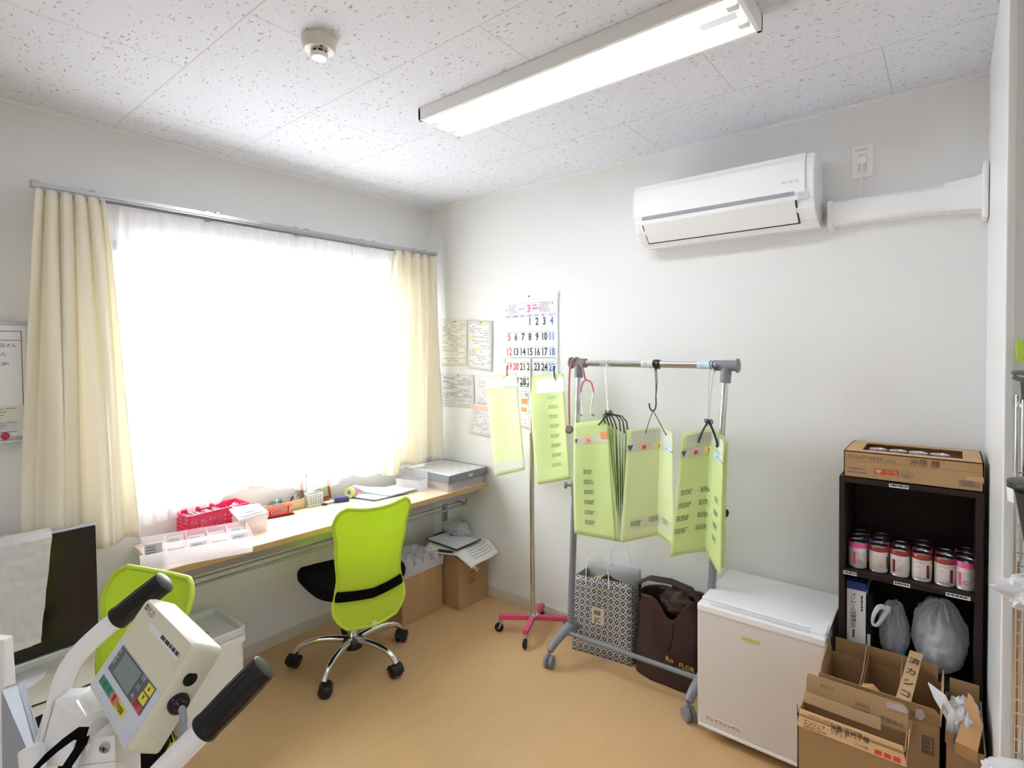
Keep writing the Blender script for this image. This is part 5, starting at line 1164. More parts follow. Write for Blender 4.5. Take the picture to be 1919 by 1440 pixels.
def can(c, band, label, group, front=True, turn=0, full=True, h=.094):
    r = .0285; c = V(c); t = thing('drink_can', label, 'can', c, group)
    g = G(); g.lathe([(r-.004, 0), (r-.001, .003), (r, .006), (r, h-.02)], c, n=32, cap=True); g.to('can_body', CW, t, smooth=True)
    g = G(); g.lathe([(r+.0002, h-.0205), (r+.0002, h-.006), (r-.0015, h-.003)], c, n=32, cap=False); g.to('colour_band', CM[band], t, smooth=True)
    g = G(); g.lathe([(r-.0015, h-.004), (r-.001, h-.001), (r-.002, h), (r-.004, h-.003), (.0, h-.0035)], c, n=32, cap=False); ld = g.to('lid', M['steel'], t, smooth=True)
    g = G(); g.lathe([(r-.003, .0), (r+.0004, .001), (r+.0004, .004), (r-.0005, .0055)], c, n=32, cap=False); g.to('base_rim', M['steel'], t, smooth=True)
    g = G(); g.lathe([(0, h-.003), (.007, h-.003), (.007, h-.0018), (0, h-.0018)], c+V((.004, -.004, 0)), n=12); g.box((c.x-.003, c.y-.002, c.z+h-.003), (c.x+.003, c.y+.016, c.z+h-.0018)); g.to('pull_tab', M['steel'], ld)
    if not full: return t
    rr = r+.0004; A = -PI/2 - .75 + turn
    g = G()
    if front == 'name':
        g.text('エンシュア リキッド', .0068, (0, 0, 0), XR, ZU, cyl=((c.x, c.y, c.z+h-.031), rr, A, ), sx=1.02); g.text('ENSURE LIQUID', .0042, (0, 0, 0), XR, ZU, cyl=((c.x, c.y, c.z+.010), rr, A+.1))
        g.text('vanilla', .004, (0, 0, 0), XR, ZU, cyl=((c.x, c.y, c.z+h-.046), rr, A+.15)); g.text('250mL', .004, (0, 0, 0), XR, ZU, cyl=((c.x, c.y, c.z+.012), rr, A+1.35))
    else:
        q = random.Random(int(c.x*1e4))
        for i in range(7):
            for j in range(4):
                if q.random() < .75:
                    a0 = A+.15+j*.3; z = c.z+.02+i*.006; w2 = .2*q.random()+.05
                    g.face([V((c.x+rr*math.cos(a), c.y+rr*math.sin(a), z_)) for a, z_ in ((a0, z), (a0+w2, z), (a0+w2, z+.0014), (a0, z+.0014))])
    g.to('can_print', M['inkgrey'] if front != 'name' else M['ink'], t)
    g = G(); a0, a1 = (A+1.15, A+1.5) if front == 'name' else (A-.0, A+.33)
    if turn > .4: a0, a1 = A+1.3, A+1.6
    n = 6; g.loft([[V((c.x+rr*math.cos(lerp(a0, a1, i/n)), c.y+rr*math.sin(lerp(a0, a1, i/n)), c.z+z)) for i in range(n+1)] for z in (.014, .03, h-.036)], False, False)
    g.to('colour_block', CMaroon if band == 'red' else CM['pink'], t)
    g = G(); a = A+.7; p0 = V((c.x+rr*math.cos(a), c.y+rr*math.sin(a), c.z+.026)); d = V((math.cos(a), math.sin(a), 0)); x_ = V((-d.y, d.x, 0))
    if front != 'name': g.tube([p0+d*.0002+x_*.0065*math.cos(k*PI/6)+ZU*.0065*math.sin(k*PI/6) for k in range(13)], .0006, 4); g.to('round_mark', M['inkred'], t)
    else: g.b.free()
    return t
cz = .7505; xs = [2.504, 2.567, 2.629, 2.690, 2.752, 2.8065]
cols = [['pink', 'blue', 'red'], ['red', 'pink', 'blue'], ['red', 'red'], ['red', 'pink', 'red'], ['red', 'red'], ['pink', 'purple', 'pink']]
fr = [('b', .3), ('b', .45), ('b', 0), ('name', .1), ('name', .1), ('b', 0)]
order = ['leftmost', 'second from left', 'third from left', 'third from right', 'second from right', 'rightmost']
for i, x in enumerate(xs):
    for j, cl in enumerate(cols[i]):
        y = -.232+.0605*j - (.0 if i else 0)
        lb = '%s-banded can in the %s column of cans, %s' % (cl, order[i], ['front row', 'middle row', 'back row'][j] if len(cols[i]) == 3 else ['front row', 'directly behind the front can'][j])
        can((x, y, cz), cl, lb, 'cans on the bookcase shelf', fr[i][0] if j == 0 else 'b', fr[i][1], j == 0)
# long carton of cans on top of the bookcase
kx0, kx1, ky0, ky1, kz0, kz1 = 2.466, 2.846, -.288, -.03, sh+.0005, sh+.094
t = thing('beverage_carton', 'low cardboard carton of cans with torn-open top on the bookcase', 'cardboard box', ((kx0+kx1)/2, -.16, kz0))
g = G(); g.box((kx0, ky0, kz0), (kx1, ky0+.003, kz1)); g.box((kx0, ky1-.003, kz0), (kx1, ky1, kz1)); g.box((kx0, ky0, kz0), (kx0+.003, ky1, kz1)); g.box((kx1-.003, ky0, kz0), (kx1, ky1, kz1)); g.box((kx0, ky0, kz0), (kx1, ky1, kz0+.003)); g.to('carton_body', M['card'], t)
ox0, ox1, oy0, oy1 = kx0+.05, kx1-.05, ky0+.05, ky1-.045
g = G(); g.box((kx0, ky0, kz1-.003), (kx1, oy0, kz1)); g.box((kx0, oy1, kz1-.003), (kx1, ky1, kz1)); g.box((kx0, oy0, kz1-.003), (ox0, oy1, kz1)); g.box((ox1, oy0, kz1-.003), (kx1, oy1, kz1)); g.to('carton_top', M['kraft'], t)
rr = random.Random(3); g = G()
for k in range(16):
    x = lerp(ox0, ox1, k/16); g.face([V((x, oy1, kz1)), V((x+.02, oy1, kz1)), V((x+.01+.01*rr.random(), oy1-.008-.008*rr.random(), kz1+.002))])
g.to('torn_edge', M['black'], t)
g = G(); g.box((kx0-.0004, ky0-.0006, kz1-.033), (kx1+.0004, ky0, kz1-.0315)); g.to('lid_seam', M['cardin'], t)
g = G(); yk = ky0-.001
g.text('エンシュア・リキッド', .0165, (kx0+.014, yk, kz1-.025), XR, ZU, sx=.62); g.text('（バニラ味）', .008, (kx0+.118, yk, kz1-.026), XR, ZU, sx=.8); g.text('ENSURE LIQUID', .0075, (kx0+.014, yk, kz0+.03), XR, ZU); g.lines((kx0+.014, yk, kz0+.016), XR, ZU, .06, .007, 1)
g.to('carton_lettering', mat('carton_navy', (66, 60, 96), .8), t)
g = G(); g.text('沖原 様', .025, (kx0+.19, yk, kz1-.027), XR, ZU); g.to('handwriting', mat('pencil_brown', (104, 84, 66), .8), t)
g = G()
for k in range(3): g.quad((kx0+.092+.024*k, yk, kz0+.022), XR*.020, ZU*.018)
mk = g.to('red_care_marks', mat('carton_red', (206, 52, 44), .7), t)
g = G()
for k, s_ in enumerate('♥☂✋'): g.text(s_, .015, (kx0+.094+.024*k, yk-.0004, kz0+.025), XR, ZU)
g.to('care_symbols', M['kraft'], mk)
g = G(); c = V((kx0+.185, yk, kz0+.03)); g.tube([c+XR*.015*math.cos(k*PI/10)+ZU*.012*math.sin(k*PI/10) for k in range(21)], .0006, 4); g.text('250mL', .0055, c+V((-.009, 0, .001)), XR, ZU); g.text('24缶', .009, c+V((-.010, 0, -.008)), XR, ZU); g.to('count_mark', mat('carton_navy2', (96, 84, 110), .8), t)
g = G(); c = V((kx1-.058, yk, kz0+.016)); g.tube([c, c+XR*.045, c+XR*.045+ZU*.016, c+ZU*.016, c], .001, 4)
for k in range(12): g.quad(c+XR*(.006+.0027*k)+ZU*.003, XR*(.0008+.0008*(k % 3 == 0)), ZU*.010)
g.to('barcode', mat('carton_navy3', (60, 58, 110), .8), t)
g = G(); g.prism([(kx1-.045, yk-.0002, kz0+.035), (kx1+.0005, yk-.0002, kz0+.03), (kx1+.0005, yk-.0002, kz0+.048), (kx1-.04, yk-.0002, kz0+.052)], (0, -.0006, 0)); g.to('tape_flap', M['tape'], t)
g = G(); g.box((kx0-.001, ky0+.02, kz1-.03), (kx0+.0005, ky0+.05, kz1-.012)); g.box((kx1-.0005, ky0+.02, kz1-.03), (kx1+.001, ky0+.04, kz1-.014)); g.to('hand_slot', M['black'], t)
for i, (cl, x) in enumerate((('pink', 2.56), ('blue', 2.618), ('pink', 2.677), ('purple', 2.735))):
    can((x-.0, -.19, kz0+.0035), cl, '%s can lying open in the carton on the bookcase, %s' % (cl+'-banded', ['leftmost', 'second from left', 'third from left', 'rightmost'][i]), 'cans in the carton', 'b', 0, False, .0905)
# things in the compartment below the cans
t = thing('medicine_carton', 'white and blue carton standing upright below the cans', 'carton', (2.5, -.2, .42))
g = G(); g.box((2.474, -.262, .4195), (2.532, -.06, .70)); g.to('carton_body', M['white'], t, bevel=.001)
g = G(); g.box((2.4735, -.2625, .672), (2.5325, -.0595, .7005)); g.to('blue_top', mat('deep_blue', (40, 62, 130), .4), t)
g = G(); g.text('ケンエーG浣腸液50%', .019, (2.4875, -.2628, .660), (0, 0, -1), (1, 0, 0), sx=.72); g.lines((2.489, -.2628, .525), (0, 0, -1), (1, 0, 0), .03, .01, 1, .7); g.lines((2.516, -.2628, .655), (0, 0, -1), (1, 0, 0), .06, .007, 1, .7); g.to('carton_lettering', M['ink'], t)
g = G(); g.box((2.48, -.2632, .44), (2.514, -.2625, .462)); q = g.to('blue_panel', mat('mid_blue', (56, 120, 180), .4), t)
g = G(); g.tube([V((2.497+.007*math.cos(k*PI/6), -.2636, .451+.0075*math.sin(k*PI/6))) for k in range(13)], .0016, 5); g.to('ring_mark', M['paper'], q)
t = thing('binder', 'thin black binder standing right of the white and blue carton', 'binder', (2.54, -.15, .42)); g = G(); g.box((2.535, -.255, .4195), (2.548, -.05, .66)); g.to('cover', M['black'], t, bevel=.001); g = G(); g.box((2.537, -.257, .45), (2.546, -.2555, .52)); g.to('spine_label', M['paper'], t)
t = thing('plastic_bag', 'clear plastic bag with looped handle and bottles, left in lower compartment', 'plastic bag', (2.61, -.18, .42))
g = G(); blob(g, (2.608, -.165, .52), (.045, .07, .10), 31, .12, 1.6, 120, 50, ridge=.045); g.to('film', M['bagp'], t, smooth=True)
g = G(); g.tube([V((2.60, -.24, .61)), V((2.575, -.262, .64)), V((2.556, -.27, .60)), V((2.552, -.268, .565)), V((2.566, -.266, .56)), V((2.585, -.258, .60)), V((2.60, -.245, .635))], lambda s_: .007+.002*math.sin(s_*9), 8, 2); g.to('loop_handle', M['bagw'], t, smooth=True)
t = thing('drink_bottle', 'small clear bottle with blue printing inside the looped bag', 'bottle', (2.615, -.2, .42)); c = (2.618, -.19, .4195)
g = G(); g.lathe([(.024, 0), (.026, .004), (.026, .10), (.012, .125), (.012, .14)], c, n=20); g.to('bottle_body', M['clear'], t, smooth=True)
g = G(); g.lathe([(.0265, .03), (.0265, .075)], c, n=20, cap=False); g.to('bottle_label', mat('pale_blue_film', (150, 164, 200), .4), t, smooth=True)
g = G(); g.lathe([(.014, .138), (.014, .152), (0, .153)], c, n=16); g.to('bottle_cap', mat('cap_blue', (80, 120, 190), .4), t, smooth=True)
t = thing('plastic_bag', 'big translucent white bag filling the right of the lower compartment', 'plastic bag', (2.74, -.18, .42))
g = G(); blob(g, (2.738, -.165, .54), (.076, .092, .125), 37, .10, 1.5, 140, 60, ridge=.04); g.to('film', M['bagp'], t, smooth=True)
g = G(); blob(g, (2.745, -.155, .50), (.055, .062, .075), 38, .12, 1.6); g.to('contents', M['bagw'], t, smooth=True)

# ---------------------------------------------------------------- open cartons in front of the bookcase
def panel(g, a, b, up, h, th=.003):
    a, b, up = V(a), V(b), V(up); n_ = (b-a).cross(up).normalized()*th
    return g.prism([a, b, b+up*h, a+up*h], n_)
# C: wide open carton against the bookcase
cx0, cx1, cy0, cy1, ch_ = 2.436, 2.748, -.585, -.325, .455
t = thing('open_carton', 'wide open cardboard carton with upright dividers in front of the bookcase', 'cardboard box', ((cx0+cx1)/2, (cy0+cy1)/2, 0))
g = G(); openbox(g, (cx0, cy0, .001), (cx1-cx0, 0, 0), (0, cy1-cy0, 0), ch_, .003); g.to('carton_body', M['card'], t)
g = G(); g.prism([(cx0+.004, cy0-.001, ch_-.004), (cx1-.002, cy0-.001, ch_-.004), (cx1-.002, cy0-.012, ch_+.035), (cx1-.015, cy0-.014, ch_+.052), (cx0+.004, cy0-.014, ch_+.052)], (0, .003, 0)); fl = g.to('front_flap', M['card'], t)
TG = mat('torn_grey', (182, 172, 160), .9)
for x, w_ in ((cx0+.018, .018), (cx0+.20, .022), (cx1-.06, .024)):
    g = G(); p = V((x, cy0-.0148, ch_+.012)); g.face([p, p+XR*w_*.6+ZU*-.004, p+XR*w_+ZU*.012, p+XR*w_*.7+ZU*.03, p+XR*w_*.1+ZU*.026]); g.to('torn_paper_patch', TG, fl)
g = G(); panel(g, (cx0+.012, cy1, ch_-.002), (cx1-.01, cy1, ch_-.002), (0, .12, 1), .055); g.to('back_flap', M['cardin'], t)
for x, hh in ((cx0+.105, .06), (cx0+.205, .055)):
    g = G(); g.prism([(x, cy0+.006, .2), (x, cy1-.006, .2), (x, cy1-.006, ch_+hh), (x+.003, (cy0+cy1)/2, ch_+hh*.55), (x, cy0+.006, ch_+.005)], (.004, 0, 0)); g.prism([(x+.008, cy0+.006, .2), (x+.008, cy1-.006, .2), (x+.008, cy1-.006, ch_+hh-.01), (x+.008, cy0+.006, ch_)], (.003, 0, 0)); g.to('divider', M['cardin'], t)
g = G(); g.prism([(cx0+.001, cy0+.005, ch_-.003), (cx0+.001, cy1-.005, ch_-.003), (cx0-.008, cy1-.01, ch_+.05), (cx0-.006, cy0+.09, ch_+.03), (cx0-.002, cy0+.03, ch_+.012)], (.003, 0, 0)); g.to('side_flap', M['card'], t)
g = G(); g.prism([(cx1-.003, cy0+.03, ch_-.003), (cx1-.003, cy1-.005, ch_-.003), (cx1+.002, cy1-.01, ch_+.05), (cx1+.002, cy0+.05, ch_+.04)], (.003, 0, 0)); g.to('side_flap', M['kraft'], t)
# handwritten strip standing up in it
g = G(); pz = [V((cx0+.198, cy0+.012, ch_+.008)), V((cx0+.235, cy0+.008, ch_+.004)), V((cx0+.262, cy1-.02, ch_+.085)), V((cx0+.228, cy1-.02, ch_+.088))]
g.prism(pz, V((.001, -.002, .003))); sl = g.to('handwritten_strip', M['kraft'], t)
g = G(); u_ = (pz[2]-pz[1]).normalized(); w_ = (pz[1]-pz[0]).normalized(); nn = w_.cross(u_).normalized()
for k, s_ in enumerate(('済', 'カ', 'シ', 'コ', '原')): g.text(s_, .030, pz[0].lerp(pz[3], .78-.19*k)+nn*.005+w_*.004, w_, u_)
g.to('handwriting', M['ink'], sl)
g = G(); p = V((cx0+.11, cy0+.03, ch_-.005)); g.prism([p, p+V((.09, -.01, -.005)), p+V((.04, .03, .03)), p+V((.01, .03, .028))], (0, 0, .002)); g.prism([p+V((.005, .028, .028)), p+V((.035, .03, .035)), p+V((.04, .015, .018)), p+V((.0, .01, .016))], (0, 0, .002)); g.to('torn_strip', M['tape'], t)
g = G(); c = V((cx1-.042, cy0-.0012, ch_-.09)); g.tube([c, c+XR*.024, c+XR*.024+ZU*.05, c+ZU*.05, c], .0012, 4)
for k in range(10): g.quad(c+XR*.004+ZU*(.005+.004*k), XR*.016, ZU*(.001+.0012*(k % 3 == 0)))
g.to('barcode', mat('carton_navy4', (70, 64, 90), .8), t)
g = G(); g.prism([(cx1-.09, cy0-.001, ch_-.05), (cx1-.07, cy0-.001, ch_-.045), (cx1-.065, cy0-.001, ch_-.01), (cx1-.085, cy0-.001, ch_+.0)], (0, -.003, 0)); g.to('torn_paper_patch', M['kraft'], t)
# A: narrow carton nearest the camera, printed flap folded down, coded flap up
ex0, ex1, ey0, ey1, eh = 2.418, 2.676, -.80, -.70, .475
t = thing('open_carton', 'narrow cardboard carton nearest the viewer with printed peach band', 'cardboard box', ((ex0+ex1)/2, (ey0+ey1)/2, 0))
g = G(); openbox(g, (ex0, ey0, .001), (ex1-ex0, 0, 0), (0, ey1-ey0, 0), eh, .003); g.to('carton_body', M['card'], t)
g = G(); g.prism([(ex0-.0, ey0-.0015, eh-.035), (ex1+.003, ey0-.0015, eh-.035), (ex1-.006, ey0+.006, eh+.012), (ex0+.006, ey0+.006, eh+.012)], (0, -.003, 0)); bd = g.to('printed_band', M['cardband'], t)
fl_ = V((0, (.0075)/.047, 1)).normalized(); q = V((ex0, ey0-.0052, eh-.035))
g = G(); g.text('エンシュア・リキッド', .017, q+XR*.016+fl_*.012, XR, fl_, sx=.66); g.text('ENSURE LIQUID', .0085, q+XR*.016+fl_*.003, XR, fl_); g.text('（バニラ味）', .009, q+XR*.138+fl_*.006, XR, fl_, sx=.8); g.lines(q+XR*.03+fl_*.038, XR, fl_, .14, .005, 1); g.to('band_lettering', mat('band_navy', (84, 78, 104), .8), bd)
g = G(); g.text('沖原 佐代子様', .0185, q+XR*.085+fl_*.024+V((0, -.0004, 0)), XR, fl_, sx=.8); g.to('handwriting', M['black'], bd)
g = G()
for k in range(3): g.quad(q+XR*(.19+.021*k)+fl_*.004, XR*.016, fl_*.012)
g.to('red_care_marks', mat('band_red', (226, 70, 60), .7), bd)
g = G(); g.prism([(ex0+.004, ey1-.004, eh-.004), (ex1-.002, ey1-.004, eh-.004), (ex1+.001, ey1+.016, eh+.05), (ex1-.010, ey1+.02, eh+.062), (ex0+.008, ey1+.02, eh+.062), (ex0+.004, ey1+.016, eh+.055)], (0, .003, 0)); cf = g.to('coded_flap', M['card'], t)
f3 = V((0, .024/.066, 1)).normalized(); q = V((ex0+.004, ey1-.0046, eh-.004))
g = G()
for s_, xx, zz in (('11774', .075, .045), ('33035', .165, .028), ('2017.09', .165, .012)): g.text(s_, .015, q+XR*(xx)+f3*(zz+.010)+V((0, .0, 0)), -XR, -f3)
g.text('外装箱品', .014, q+XR*.245+f3*.022, -XR, -f3); g.to('date_code', mat('code_grey', (108, 92, 72), .8), cf)
g = G(); g.prism([(ex1-.05, ey1+.0085, eh+.045), (ex1-.003, ey1+.0085, eh+.045), (ex1-.006, ey1+.0135, eh+.06), (ex1-.05, ey1+.0135, eh+.06)], (0, -.001, 0)); g.to('clear_tape', M['clear'], cf)
g = G(); panel(g, (ex0+.004, ey1-.03, eh-.002), (ex1-.06, ey1-.035, eh-.002), (0, .2, 1), .03); g.to('inner_flap', M['kraft'], t)
g = G(); g.prism([(ex0-.002, ey0+.004, eh-.01), (ex0-.004, ey0+.012, eh+.02), (ex0-.004, ey0+.02, eh-.01)], (.002, 0, 0)); g.to('corner_tab', M['dgrey'], t)
g = G(); g.prism([(ex1-.002, ey0+.006, eh-.035), (ex1+.004, ey0+.03, eh+.01), (ex1+.004, ey1-.01, eh+.015), (ex1-.002, ey1-.01, eh-.035)], (.002, 0, 0)); g.to('side_flap', M['kraft'], t)
# D: narrow carton by the wall with a bag stuffed in
gx0, gx1, gy0, gy1, gh = 2.757, 2.845, -.61, -.32, .43
t = thing('open_carton', 'narrow tall carton stuffed with a white bag beside the side wall', 'cardboard box', ((gx0+gx1)/2, (gy0+gy1)/2, 0))
g = G(); openbox(g, (gx0, gy0, .001), (gx1-gx0, 0, 0), (0, gy1-gy0, 0), gh, .003); g.to('carton_body', M['card'], t)
g = G(); g.prism([(gx0+.003, gy0-.001, gh-.005), (gx0+.02, gy0-.001, gh-.005), (gx0+.018, gy0+.01, gh+.03), (gx0+.003, gy0+.008, gh+.03)], (0, .003, 0)); g.to('front_flap', M['cardin'], t)
g = G(); g.loft([[V(p) for p in ((gx0+.020, gy0-.003, gh-.02), (gx1-.018, gy0-.003, gh-.03), (gx1-.018, gy0-.006, gh-.028), (gx0+.020, gy0-.006, gh-.018))], [V(p) for p in ((gx0+.022, gy0-.004, gh+.015), (gx1-.018, gy0-.006, gh+.008), (gx1-.018, gy0-.009, gh+.01), (gx0+.022, gy0-.008, gh+.017))], [V(p) for p in ((gx0+.045, gy0+.09, gh+.062), (gx1-.005, gy0+.06, gh+.045), (gx1-.005, gy0+.06, gh+.048), (gx0+.045, gy0+.09, gh+.065))], [V(p) for p in ((gx0+.052, gy0+.14, gh+.09), (gx0+.062, gy0+.13, gh+.085), (gx0+.062, gy0+.13, gh+.088), (gx0+.052, gy0+.14, gh+.093))]])
g.to('folded_flap', M['tape'], t)
g = G(); panel(g, (gx0+.01, gy1, gh-.002), (gx1-.005, gy1, gh-.002), (0, .1, 1), .05); g.to('back_flap', M['card'], t)
g = G(); g.tube([(gx0+.02, gy0-.004, gh-.06), (gx0+.045, gy0-.004, gh-.066), (gx0+.06, gy0-.004, gh-.045)], .003, 6); g.tube([(gx0+.045, gy0-.004, gh-.066), (gx0+.04, gy0-.004, gh-.085)], .003, 6); g.to('tape_scraps', M['tape'], t)
t = thing('plastic_bag', 'white plastic shopping bag with knotted ears spilling from the narrow carton', 'plastic bag', (2.8, -.5, .43))
g = G(); blob(g, (2.800, -.49, .452), (.038, .085, .045), 51, .14, 1.8, 100, 40, ridge=.06); g.to('bag_film', M['bagw'], t, smooth=True)
g = G(); g.loft([[V((2.775+dx, -.56+dy, z)) for dx, dy in ((-.012*k, 0), (0, -.006*k), (.013*k, 0), (0, .008*k))] for z, k in ((.40, 1.1), (.44, 1.4), (.485, 1.0), (.505, .5))]); g.to('bag_ear', M['bagw'], t, smooth=True)
g = G(); g.prism([V((2.715, -.50, .53)), V((2.755, -.515, .515)), V((2.79, -.54, .46)), V((2.765, -.55, .455)), V((2.73, -.52, .50))], (.001, .002, .002)); t = thing('receipt', 'white printed receipt slip poking out of the narrow carton', 'receipt', (2.75, -.52, .49)); g.to('slip', M['paper'], t)
g = G(); g.lines((2.742, -.5225, .487), V((.035, -.03, -.03)), V((.03, -.01, .04)), .05, .012, 3, .4); g.to('print', M['inkgrey'], t)

# ---------------------------------------------------------------- white frame with grips and a cream indicator, nearest the viewer
t = thing('chair_scale', 'white push frame with black grips and cream digital indicator, nearest the viewer', 'scale', (1.76, -2.35, 0))
tl = [V((1.635, -2.179, 1.131)), V((1.593, -2.240, 1.076)), V((1.578, -2.270, 1.050)), V((1.568, -2.300, 1.020)), V((1.571, -2.318, .985)), V((1.58, -2.33, .94)), V((1.60, -2.35, .86))]
tr = [V((1.975, -2.163, 1.089)), V((1.939, -2.232, 1.020)), V((1.905, -2.300, .955)), V((1.89, -2.345, .90)), V((1.885, -2.37, .82)), V((1.885, -2.375, .4)), V((1.885, -2.375, .14))]
for pts, r_ in ((tl + [V((1.605, -2.375, .70)), V((1.605, -2.375, .14))], .0165), (tr, .0165)):
    g = G(); g.tube(pts[1:], r_, 16, 3); tb = g.to('push_tube', M['gloss'], t, smooth=True)
    d = (pts[0]-pts[1]).normalized(); L_ = (pts[0]-pts[1]).length; p0 = pts[1]-d*.004
    a = d.orthogonal().normalized(); b = d.cross(a); rings = []
    for i, (k, rr_) in enumerate(((0, .0188), (.02, .0205), (.06, .0205), (.10, .0198), (.16, .0198), (.3, .0202), (.5, .0208), (.8, .0206), (.95, .0205), (.985, .0195), (1, .016))):
        c = p0+d*(L_+.006)*k; rings.append([c+a*(rr_*(1+.03*math.cos(16*2*PI*j/48*(1 if .1 < k < .96 else 0)))*math.cos(2*PI*j/48))+b*(rr_*(1+.03*math.cos(16*2*PI*j/48*(1 if .1 < k < .96 else 0)))*math.sin(2*PI*j/48)) for j in range(48)])
    g = G(); g.loft(rings); g.to('grip', M['rubber'], tb, smooth=True)
# indicator housing
A_, B_, C_, D_ = V((1.668, -2.216, 1.125)), V((1.897, -2.227, 1.124)), V((1.867, -2.308, .995)), V((1.638, -2.297, .996))
iu = (B_-A_).normalized(); iv = (D_-A_); iv = (iv-iu*iv.dot(iu)); 
nrm = iu.cross(iv).normalized(); nrm = nrm if nrm.y < 0 else -nrm
shear = ((D_-A_)+(C_-B_))/2
def ip(x, y, z=0): return A_ + (B_-A_)*x + shear*y + nrm*z      # x across, y down the face, z out of the face
def rquad(x0, x1, y0, y1, z, r=.04, n=4):
    out = []
    for (cx_, cy_, a0) in ((x1-r, y1-r*1.4, 0), (x0+r, y1-r*1.4, 90), (x0+r, y0+r*1.4, 180), (x1-r, y0+r*1.4, 270)):
        for i in range(n+1): a = R(a0+90*i/n); out.append(ip(cx_+r*math.cos(a), cy_+r*1.4*math.sin(a), z))
    return out
g = G(); g.loft([rquad(.02, .98, .02, .98, -.048, .05), rquad(-.01, 1.01, -.01, 1.01, -.044, .05), rquad(-.012, 1.012, -.012, 1.012, -.012, .05), rquad(0, 1, 0, 1, -.003, .04), rquad(.012, .988, .015, .985, .0005, .04)])
hs = g.to('indicator_housing', M['cream'], t, smooth=True)
def ipatch(x0, x1, y0, y1, z, name, m, par, rnd=0):
    g = G(); g.prism([ip(x0, y0, z), ip(x1, y0, z), ip(x1, y1, z), ip(x0, y1, z)], nrm*.0004); return g.to(name, m, par)
rx, dy_ = (B_-A_).normalized(), shear.normalized()
# upper half bare with a label strip; lower half pale panel with display and keys
pn = ipatch(.045, .985, .475, .975, .0006, 'face_panel', mat('pale_blue_panel', (212, 218, 232), .4), hs)
ipatch(.12, .90, .485, .735, .0012, 'display_surround', M['dgrey'], hs)
ipatch(.24, .62, .50, .715, .0018, 'display', mat('lcd_grey', (122, 136, 140), .25), hs)
g = G()
for k, s_ in enumerate(('kg', 'cm', '零')): g.text(s_, .009, ip(.13, .545+.06*k, .0018), rx, -dy_)
g.text('体重', .008, ip(.645, .53, .0018), rx, -dy_); g.text('身長', .008, ip(.645, .62, .0018), rx, -dy_); g.text('BMI', .008, ip(.645, .70, .0018), rx, -dy_); g.to('display_marks', M['lgrey'], hs)
for (x0, x1, y0, y1, mm, s_) in ((.775, .89, .495, .57, 'yellow', '▲'), (.765, .88, .585, .66, 'yellow', '▼'), (.72, .88, .675, .73, 'redkey', '風袋引')):
    k_ = ipatch(x0, x1, y0, y1, .0018, 'key', M['yellow'] if mm == 'yellow' else mat('key_red', (214, 84, 66), .5), hs)
for (x0, x1, col, s_) in ((.12, .20, 'green', '切'), (.205, .30, 'green', '入'), (.305, .40, 'green', '印字'), (.41, .53, 'orange2', '零'), (.535, .72, 'yellow', '予約登録')):
    q = ipatch(x0, x1, .80, .88, .0012, 'key', M['green'] if col == 'green' else M['yellow'] if col == 'yellow' else mat('key_orange', (232, 104, 78), .5), hs)
g = G(); g.text('入・切', .010, ip(.13, .862, .0022), rx, -dy_); g.text('印', .010, ip(.32, .862, .0022), rx, -dy_); g.text('零', .010, ip(.45, .862, .0022), rx, -dy_); g.text('予約登録', .009, ip(.54, .862, .0022), rx, -dy_); g.text('▲', .008, ip(.81, .545, .0024), rx, -dy_); g.text('▼', .008, ip(.80, .635, .0024), rx, -dy_); g.text('風袋引', .008, ip(.74, .715, .0024), rx, -dy_); g.to('key_lettering', M['ink'], hs)
g = G(); q = ipatch(.30, .93, .14, .20, .0008, 'name_strip', mat('strip_white', (232, 234, 240), .5), hs)
g = G(); g.lines(ip(.55, .187, .0014), rx, -dy_, .085, .006, 1, .9, .1); g.to('strip_lettering', M['ink'], hs)
g = G(); g.text('PC-21', .014, ip(.12, .11, .0009), rx, -dy_); g.lines(ip(.06, .11, .0009), rx, -dy_, .012, .010, 2, .8, 0); g.to('maker_mark', M['dgrey'], hs)
# right side: dark socket and cable gland
sc = lambda y, z: A_ + (B_-A_)*1.013 + shear*y + nrm*z
g = G(); g.lathe([(0, .0002), (.0095, .0002), (.0098, .001), (0, .001)], sc(.30, -.022), rx, 20); g.to('socket_hole', M['black'], hs)
g = G(); g.lathe([(.0145, 0), (.0145, .006), (.012, .010), (.009, .011), (.006, .016), (0, .016)], sc(.52, -.026), rx, 20); g.to('cable_gland', M['rubber'], hs, smooth=True)
g = G(); g.lathe([(.010, .0), (.010, .0008), (.009, .0008), (.009, .0)], sc(.80, -.022), rx, 20, False); g.to('knockout_ring', M['cream'], hs)
c0_ = sc(.52, -.026)+rx*.012
g = G(); g.tube([c0_, c0_+rx*.012+V((0, 0, -.006)), c0_+rx*.014+V((-.005, .0, -.045)), c0_+V((-.02, -.01, -.095)), c0_+V((-.075, -.03, -.155)), c0_+V((-.12, -.04, -.25)), c0_+V((-.14, -.06, -.5)), V((1.74, -2.36, .2))], .0048, 10, 3); g.to('cable', mat('cable_grey', (150, 154, 164), .4), t, smooth=True)
g = G(); p = ip(.35, .985, -.03); g.box((p.x-.02, p.y-.06, p.z-.09), (p.x+.06, p.y+.01, p.z+.0)); 
g.to('housing_mount', M['enamel'], t, bevel=.004)
